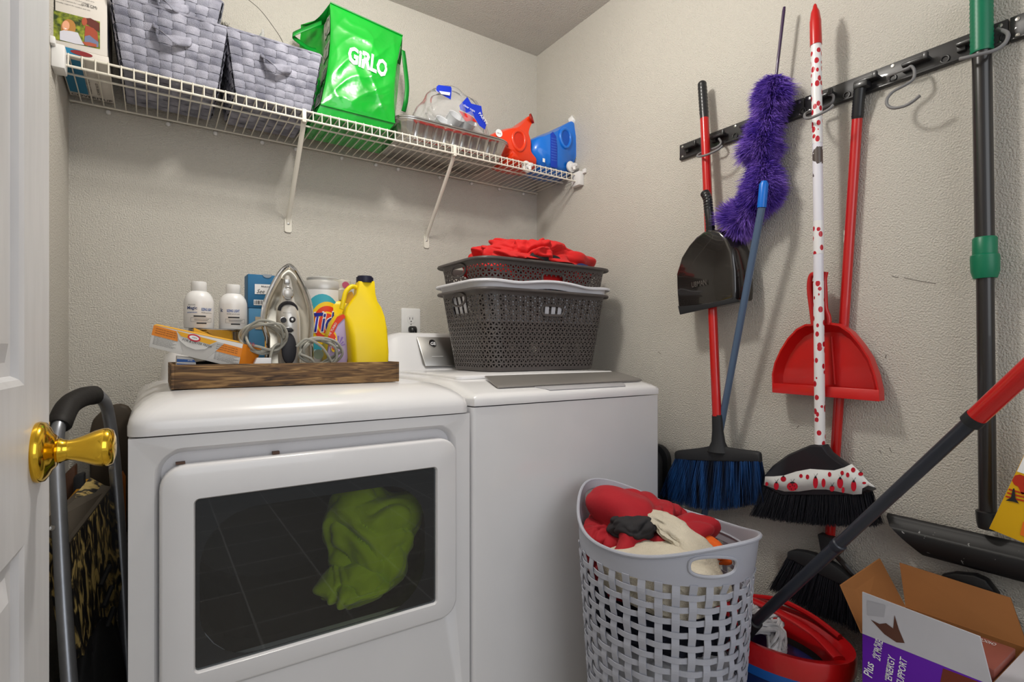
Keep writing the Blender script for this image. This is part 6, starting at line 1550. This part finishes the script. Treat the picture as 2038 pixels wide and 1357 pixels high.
# ---------------------------------------------------------------- open carton, lower right
bxA = 1.18; bxB = 1.385; byL = 0.500; byR = 0.300; bzt = 0.500; bzb = 0.27
purp = mat('purple_print', (92, 14, 160), 0.5); wflap = mat('white_flap_card', (205, 205, 212), 0.5)
cart = thing('open_carton', 'open purple and white cardboard carton with raised brown flaps', 'box', ((bxA+bxB)/2, (byL+byR)/2, bzb))
tk = 0.003
make('front_wall', MB().box(bxA, bxA+tk, byR, byL, bzb, bzt), purp, cart, bevel=0.0005)
make('back_wall', MB().box(bxB-tk, bxB, byR, byL, bzb, bzt), carton, cart); make('side_wall', MB().box(bxA+tk, bxB-tk, byL-tk, byL, bzb, bzt), carton, cart); make('side_wall', MB().box(bxA+tk, bxB-tk, byR, byR+tk, bzb, bzt), carton, cart)
make('carton_floor', MB().box(bxA+tk, bxB-tk, byR+tk, byL-tk, bzb, bzb+0.003), carton, cart)
def flap(pts, off, m, name='flap', label=None): return make(name, MB().prism(pts, off), m, cart, smooth=False, label=label)
wf = [V((bxA, byL, bzt)), V((bxA, byR, bzt)), P(1950, 1267, x=bxA-0.018), P(1716, 1178, x=bxA-0.018)]
wfo = flap(wf, (0.003, 0, 0), wflap, label='white outer flap')
bf = [V((bxB, byL, bzt)), V((bxB, byR, bzt)), P(2011, 1190, x=bxB+0.03), P(1790, 1120, x=bxB+0.03)]
flap(bf, (0.003, 0, 0), carton, label='brown inner flap')
lf = [V((bxA, byL, bzt)), V((bxB, byL, bzt)), P(1752, 1112, y=byL+0.055), P(1674, 1165, y=byL+0.055)]
flap(lf, (0, 0.003, 0), carton, label='brown inner flap')
rf = [V((bxA, byR, bzt)), V((bxB, byR, bzt)), V((bxB-0.01, byR-0.085, bzt+0.02)), V((bxA+0.01, byR-0.085, bzt+0.02))]
flap(rf, (0, 0, 0.003), wflap)
def onf2(py_, z_, k=1): return V((bxA-0.0004*k, py_, z_))
def onw(u, v, k=1):
    p = wf[0].lerp(wf[1], u).lerp(wf[3].lerp(wf[2], u), v); return p+V((-0.0006*k, 0, 0))
decal('dark_splash', [onw(u, v) for u, v in ((0.08, 0.42), (0.16, 0.40), (0.22, 0.48), (0.28, 0.42), (0.30, 0.75), (0.33, 0.45), (0.37, 0.18), (0.30, 0.12), (0.2, 0.2))], mat('print_choc_brown', (96, 58, 44), 0.5), wfo)
decal('pale_patch', [onw(u, v) for u, v in ((0.05, 0.5), (0.2, 0.6), (0.22, 0.9), (0.05, 0.85))], mat('print_pale_grey', (185, 185, 192), 0.6), wfo)
for (s__, a, b_, w_, h_) in (('dairy free', 1742, 1310, 0.040, 0.006), ('2X MORE', 1752, 1316, 0.042, 0.012), ('Plus', 1736, 1350, 0.03, 0.016), ('supports energy', 1766, 1355, 0.04, 0.005), ('ENERGY', 1775, 1356, 0.05, 0.012), ('SUPPORT', 1798, 1366, 0.055, 0.012)):
    q = P(a, b_, x=bxA-0.0005); text(s__, textwhite, cart, q, (0, -0.12, 1), (0, 1, 0.05), h=h_, w=w_, shear=0.2, bold=0.01)
chb = mat('print_chocolate', (110, 46, 30), 0.4)
decal('chocolate_print', [onf2(byL-(byL-byR)*u, bzt-v) for u, v in ((0.66, 0.004), (0.995, 0.002), (0.995, 0.09), (0.60, 0.09), (0.64, 0.03))], chb, cart)
decal('cream_label', [onf2(byL-(byL-byR)*u, bzt-v, 2) for u, v in ((0.62, 0.045), (0.90, 0.06), (0.90, 0.12), (0.62, 0.11))], textwhite, cart)
# chocolate drink carton standing in it
dr = [P(a, b_, x=1.25) for a, b_ in ((1890, 1232), (1960, 1262), (1957, 1330), (1890, 1300))]
inn = thing('drink_carton', 'pinkish brown chocolate drink carton standing in the open carton', 'box', (1.27, 0.36, bzb+0.004))
make('carton', MB().box(1.215, 1.335, byR+0.006, byR+0.075, bzb+0.004, bzt+0.012), mat('print_mauve_brown', (150, 84, 72), 0.4), inn, bevel=0.002)
text('CHOCOLATE', textwhite, inn, (1.225, byR+0.0762, bzt-0.035), (1, 0, 0.0), (0, 0, 1), h=0.014, w=0.1)
text('CHOCOLATE', textwhite, inn, (1.325, byR+0.030, bzt+0.0125), (-0.0, 1, 0), (-1, 0, 0), h=0.012, w=0.04)
make('top_flap', MB().box(1.21, 1.30, byR+0.06, byR+0.14, bzt+0.002, bzt+0.005), mat('cream_card', (214, 190, 165), 0.6), inn)
# paper tube inside
centred('paper_tube', MB().tube([V((1.27, 0.475, bzb+0.01)), V((1.285, 0.450, bzt+0.028))], 0.016, 16, cap=False), mat('tube_tan', (170, 130, 96), 0.7), 'tan paper tube standing inside the open carton', 'tube', solid=0.001)
# black bags underneath and behind the carton
mb = heap((1.27, 0.44, 0.13), (0.125, 0.20, 0.145), 41, amp=0.12, freq=1.2, flat=0.0)
for p in mb.v: p.z = min(p.z, bzb-0.004); p.x = min(p.x, 1.46)
centred('black_bag', mb, mat('black_bin_bag', (14, 14, 16), 0.4, bump=0.3, bscale=30), 'black bag on the floor supporting the open carton', 'bag', sharp=80)
mb = heap((1.30, 0.585, 0.15), (0.095, 0.075, 0.165), 43, amp=0.14, freq=1.2, flat=0.0)
for p in mb.v: p.x = min(p.x, 1.47)
centred('black_bag', mb, MATS['black_bin_bag'], 'black bag standing between the mop bucket and the open carton', 'bag', sharp=80)
q = P(1930, 1165, x=1.445)
mb = MB(); mb.loft([[V((1.425+0.045*(i_ > 1)*0.6, 0, 0))+P(a, b_, x=1.445)-V((1.445, 0, 0)) for a, b_ in ((1868, 1150), (1880, 1140), (1905, 1136), (1945, 1140), (1968, 1150), (1990, 1178), (2020, 1300), (1868, 1300))] for i_ in range(3)])
centred('black_sack', mb, MATS['black_bin_bag'], 'black cloth hump rising behind the carton\'s brown flap', 'bag', bevel=0.006)
mb = heap((1.33, 0.19, 0.19), (0.13, 0.085, 0.20), 47, amp=0.14, freq=1.2, flat=0.0)
for p in mb.v: p.x = min(p.x, 1.47); p.y = min(p.y, 0.29)
centred('black_bag', mb, MATS['black_bin_bag'], 'black bag to the right of the open carton at the frame edge', 'bag', sharp=80)
# yellow carton at the right frame edge, with an autumn fence print
ylc = mat('autumn_yellow', (222, 172, 8), 0.5)
yx = 1.30
ya, yb2, yc2 = P(1968, 1052, x=yx), P(2120, 1114, x=yx), P(2045, 890, x=yx)
ytop = V((yx, yb2.y, yc2.z+0.03)); yq = [ya, V((yx, yb2.y, ya.z-0.0)), ytop, yc2]; yq[1] = yb2
ft = thing('snack_carton', 'yellow carton with an autumn tree and fence print at the right edge', 'box', (1.36, 0.25, ya.z-0.04))
fo_ = make('carton', MB().prism(yq, (0.10, 0, 0)), ylc, ft, bevel=0.001)
def yp(a, b_, k=1): return P(a, b_, x=yx-0.0006*k)
decal('white_top', [yp(*q) for q in ((2024, 938), (2060, 950), (2060, 880), (2047, 888))], textwhite, ft)
decal('foliage', [yp(*q, 2) for q in ((2014, 956), (2020, 946), (2030, 944), (2045, 950), (2050, 976), (2034, 985), (2026, 968), (2018, 964))], mat('print_maple_red', (180, 44, 16), 0.5), ft)
for k in range(3): decal('fence_rail', [yp(2008-3*k, 972+7*k, 2), yp(2050, 984+7*k, 2), yp(2050, 987+7*k, 2), yp(2007-3*k, 975+7*k, 2)], MATS['print_maple_red'], ft)
decal('tree_trunk', [yp(*q, 3) for q in ((2001, 996), (2012, 990), (2016, 972), (2019, 972), (2021, 992), (2028, 1002), (2016, 998))], textblack, ft)
decal('orange_panel', [yp(*q, 2) for q in ((2036, 1038), (2060, 1048), (2060, 1076), (2030, 1064))], mat('print_orange', (225, 110, 20), 0.5), ft)
st = thing('storage_crate', 'dark storage crate just outside the right frame edge carrying the yellow carton', 'crate', (1.36, 0.10, 0))
make('crate_wall', MB().box(1.28, 1.44, 0.0, 0.10, 0.0, ya.z-0.055), blackm, st, bevel=0.004)
# --- black folded thing between washer and right wall
fd = thing('folded_stand', 'black rounded folded stand wedged between washer and right wall', 'folded stand', (1.425, 1.40, 0))
for k, (x0, ins) in enumerate(((1.375, 0.0), (1.405, 0.012), (1.432, 0.0))):
    make('panel', MB().loft([[V((x0+dx_, 1.42+a, 0.375+b_)) for a, b_ in rrect(0.44-ins*2, 0.735-ins*2, 0.05, 6)] for dx_ in (0, 0.022)]), blackm, fd, bevel=0.004)

# ---------------------------------------------------------------- left corner: step ladder and things behind it
lad = thing('step_ladder', 'folded aluminium step ladder with black padded top between door and dryer', 'ladder', (-0.12, 1.5, 0))
def pl3(l): return [P(a, b_, d=d) for a, b_, d in l]
Lp = pl3([(150, 1500, 1.00), (138, 1357, 1.02), (126, 1180, 1.06), (117, 1000, 1.10), (112, 900, 1.13), (117, 848, 1.15), (136, 808, 1.20), (165, 790, 1.25), (190, 786, 1.29), (208, 800, 1.32), (217, 830, 1.34), (225, 890, 1.35), (233, 980, 1.35), (243, 1130, 1.33), (252, 1300, 1.31), (256, 1400, 1.30)])
pth = smoothpath(Lp, 6)
for p in pth: p.x = max(p.x, XL+0.02)
make('frame_tube', MB().tube(pth, 0.0165, 14, flat=0.8, up=(1, 0, 0)), alum, lad)
gi = [p for p in smoothpath(Lp[5:9], 8)]
for p in gi: p.x = max(p.x, XL+0.02)
make('padded_grip', MB().tube(gi, [0.0195]+[0.0225]*(len(gi)-2)+[0.0195], 16, up=(1, 0, 0)), mat('padded_black_vinyl', (34, 31, 30), 0.6, bump=0.4, bscale=70), lad)
for q in ((117, 1045, 1.085), (231, 928, 1.34)):
    c_ = P(q[0], q[1], d=q[2]); c_ = c_-V((FW[0], FW[1], 0))*0.016; c_.x = max(c_.x, XL+0.02)
    make('rivet', MB().lathe([(0.0055, 0), (0.005, 0.002), (0.001, 0.003)], c_, (0.5, -1, 0), 12), chrome, lad)
goldm = bpy.data.materials.new('worn_gold_tread'); goldm.use_nodes = True; nt = goldm.node_tree; b = nt.nodes['Principled BSDF']; b.inputs['Roughness'].default_value = 0.42
tc = nt.nodes.new('ShaderNodeTexCoord'); mp = nt.nodes.new('ShaderNodeMapping'); mp.inputs['Scale'].default_value = (1, 1.6, 0.55); mp.inputs['Rotation'].default_value = (0.25, 0, 0)
n1 = nt.nodes.new('ShaderNodeTexNoise'); n1.inputs['Scale'].default_value = 34; n1.inputs['Detail'].default_value = 7; n1.inputs['Distortion'].default_value = 1.2
cr = nt.nodes.new('ShaderNodeValToRGB'); cr.color_ramp.interpolation = 'EASE'; cr.color_ramp.elements[0].color = lin((20, 19, 22)); cr.color_ramp.elements[0].position = 0.46; cr.color_ramp.elements[1].color = lin((205, 178, 108)); cr.color_ramp.elements[1].position = 0.60
e_ = cr.color_ramp.elements.new(0.52); e_.color = lin((96, 82, 52))
bp = nt.nodes.new('ShaderNodeBump'); bp.inputs['Strength'].default_value = 0.9; bp.inputs['Distance'].default_value = 0.004
nt.links.new(tc.outputs['Object'], mp.inputs[0]); nt.links.new(mp.outputs[0], n1.inputs['Vector']); nt.links.new(n1.outputs[0], cr.inputs[0]); nt.links.new(cr.outputs[0], b.inputs['Base Color']); nt.links.new(n1.outputs[0], bp.inputs['Height']); nt.links.new(bp.outputs[0], b.inputs['Normal'])
# worn step, standing folded: front face and pale upper edge
S = [P(133, 1090, d=1.10), P(222, 972, d=1.33), P(250, 1130, d=1.33), P(205, 1370, d=1.22), P(178, 1370, d=1.14)]
stp = thing('worn_step', 'old worn gold and black step standing folded beside the dryer', 'step', (-0.10, 1.45, 0.3))
dpt = V((-0.045, 0.035, 0.028))
make('tread', MB().prism(S, dpt), goldm, stp, bevel=0.002)
edge = [S[0]+V((0.0, 0, 0.0)), S[1], S[1]+V((-0.05, 0.02, 0.012)), S[0]+V((-0.05, 0.02, 0.040))]
make('upper_edge', MB().prism([p+V((0, 0, 0.001)) for p in edge], (0, 0, 0.004)), mat('dull_bronze', (92, 84, 74), 0.45, metal=0.4, bump=0.1, bscale=60), stp)
for k in range(3):
    a = P(196+6*k, 1165+42*k, d=1.225); b2 = P(214+4*k, 1125+42*k, d=1.265); n3 = V((0.004, -0.004, 0))
    make('tread_bar', MB().tube([a+n3, b2+n3], 0.006, 8), blackm, stp)
# cavity filler: dark tote behind the step
centred('dark_tote', heap((-0.115, 1.58, 0.22), (0.062, 0.22, 0.24), 51, amp=0.08, flat=0.0), blackfab, 'dark fabric tote on the floor behind the worn step', 'bag', sharp=80)
# brown rounded seat back and yellow level bar
brn = mat('dark_brown_vinyl', (66, 56, 44), 0.6)
def slab(name, pts, y, dep, m, label, cat, bev=0.006):
    q = [P(a, b_, y=y) for a, b_ in pts]
    for p in q: p.x = max(p.x, XL+0.003)
    return centred(name, MB().prism(q, (0, dep, 0)), m, label, cat, bevel=bev)
slab('folding_seat', smooth2 if False else [(178, 1060), (178, 860), (184, 835), (198, 822), (222, 806), (240, 804), (256, 808), (265, 825), (270, 1060)], 1.93, 0.03, brn, 'dark brown rounded folded seat leaning on the back wall behind the ladder', 'seat', 0.01)
slab('brown_case', [(118, 1080), (118, 950), (150, 925), (152, 1080)], 1.84, 0.05, mat('brown_leatherette', (84, 54, 36), 0.6), 'brown case standing left of the ladder against the back wall', 'case')
slab('black_case', [(145, 1100), (145, 950), (168, 942), (170, 1100)], 1.79, 0.04, blackm, 'small black case between brown case and yellow level', 'case')
lv = [P(112, 1032, d=1.28), P(176, 958, d=1.45)]
for p in lv: p.x = max(p.x, XL+0.015)
lvt = MB().tube([lv[0]+(lv[0]-lv[1])*1.2, lv[0], lv[1]], 0.011, 4); 
for p in lvt.v: p.x = max(p.x, XL+0.002)
centred('yellow_level', lvt, mat('ochre_yellow', (196, 140, 30), 0.5), 'ochre yellow level lying diagonally behind the step ladder', 'level', bevel=0.001)
slab('orange_tool', [(240, 1260), (240, 945), (244, 938), (250, 950), (252, 1260)], 1.80, 0.02, mat('amber_plastic', (170, 96, 20), 0.45), 'thin amber tool edge between ladder rail and dryer', 'tool', 0.002)
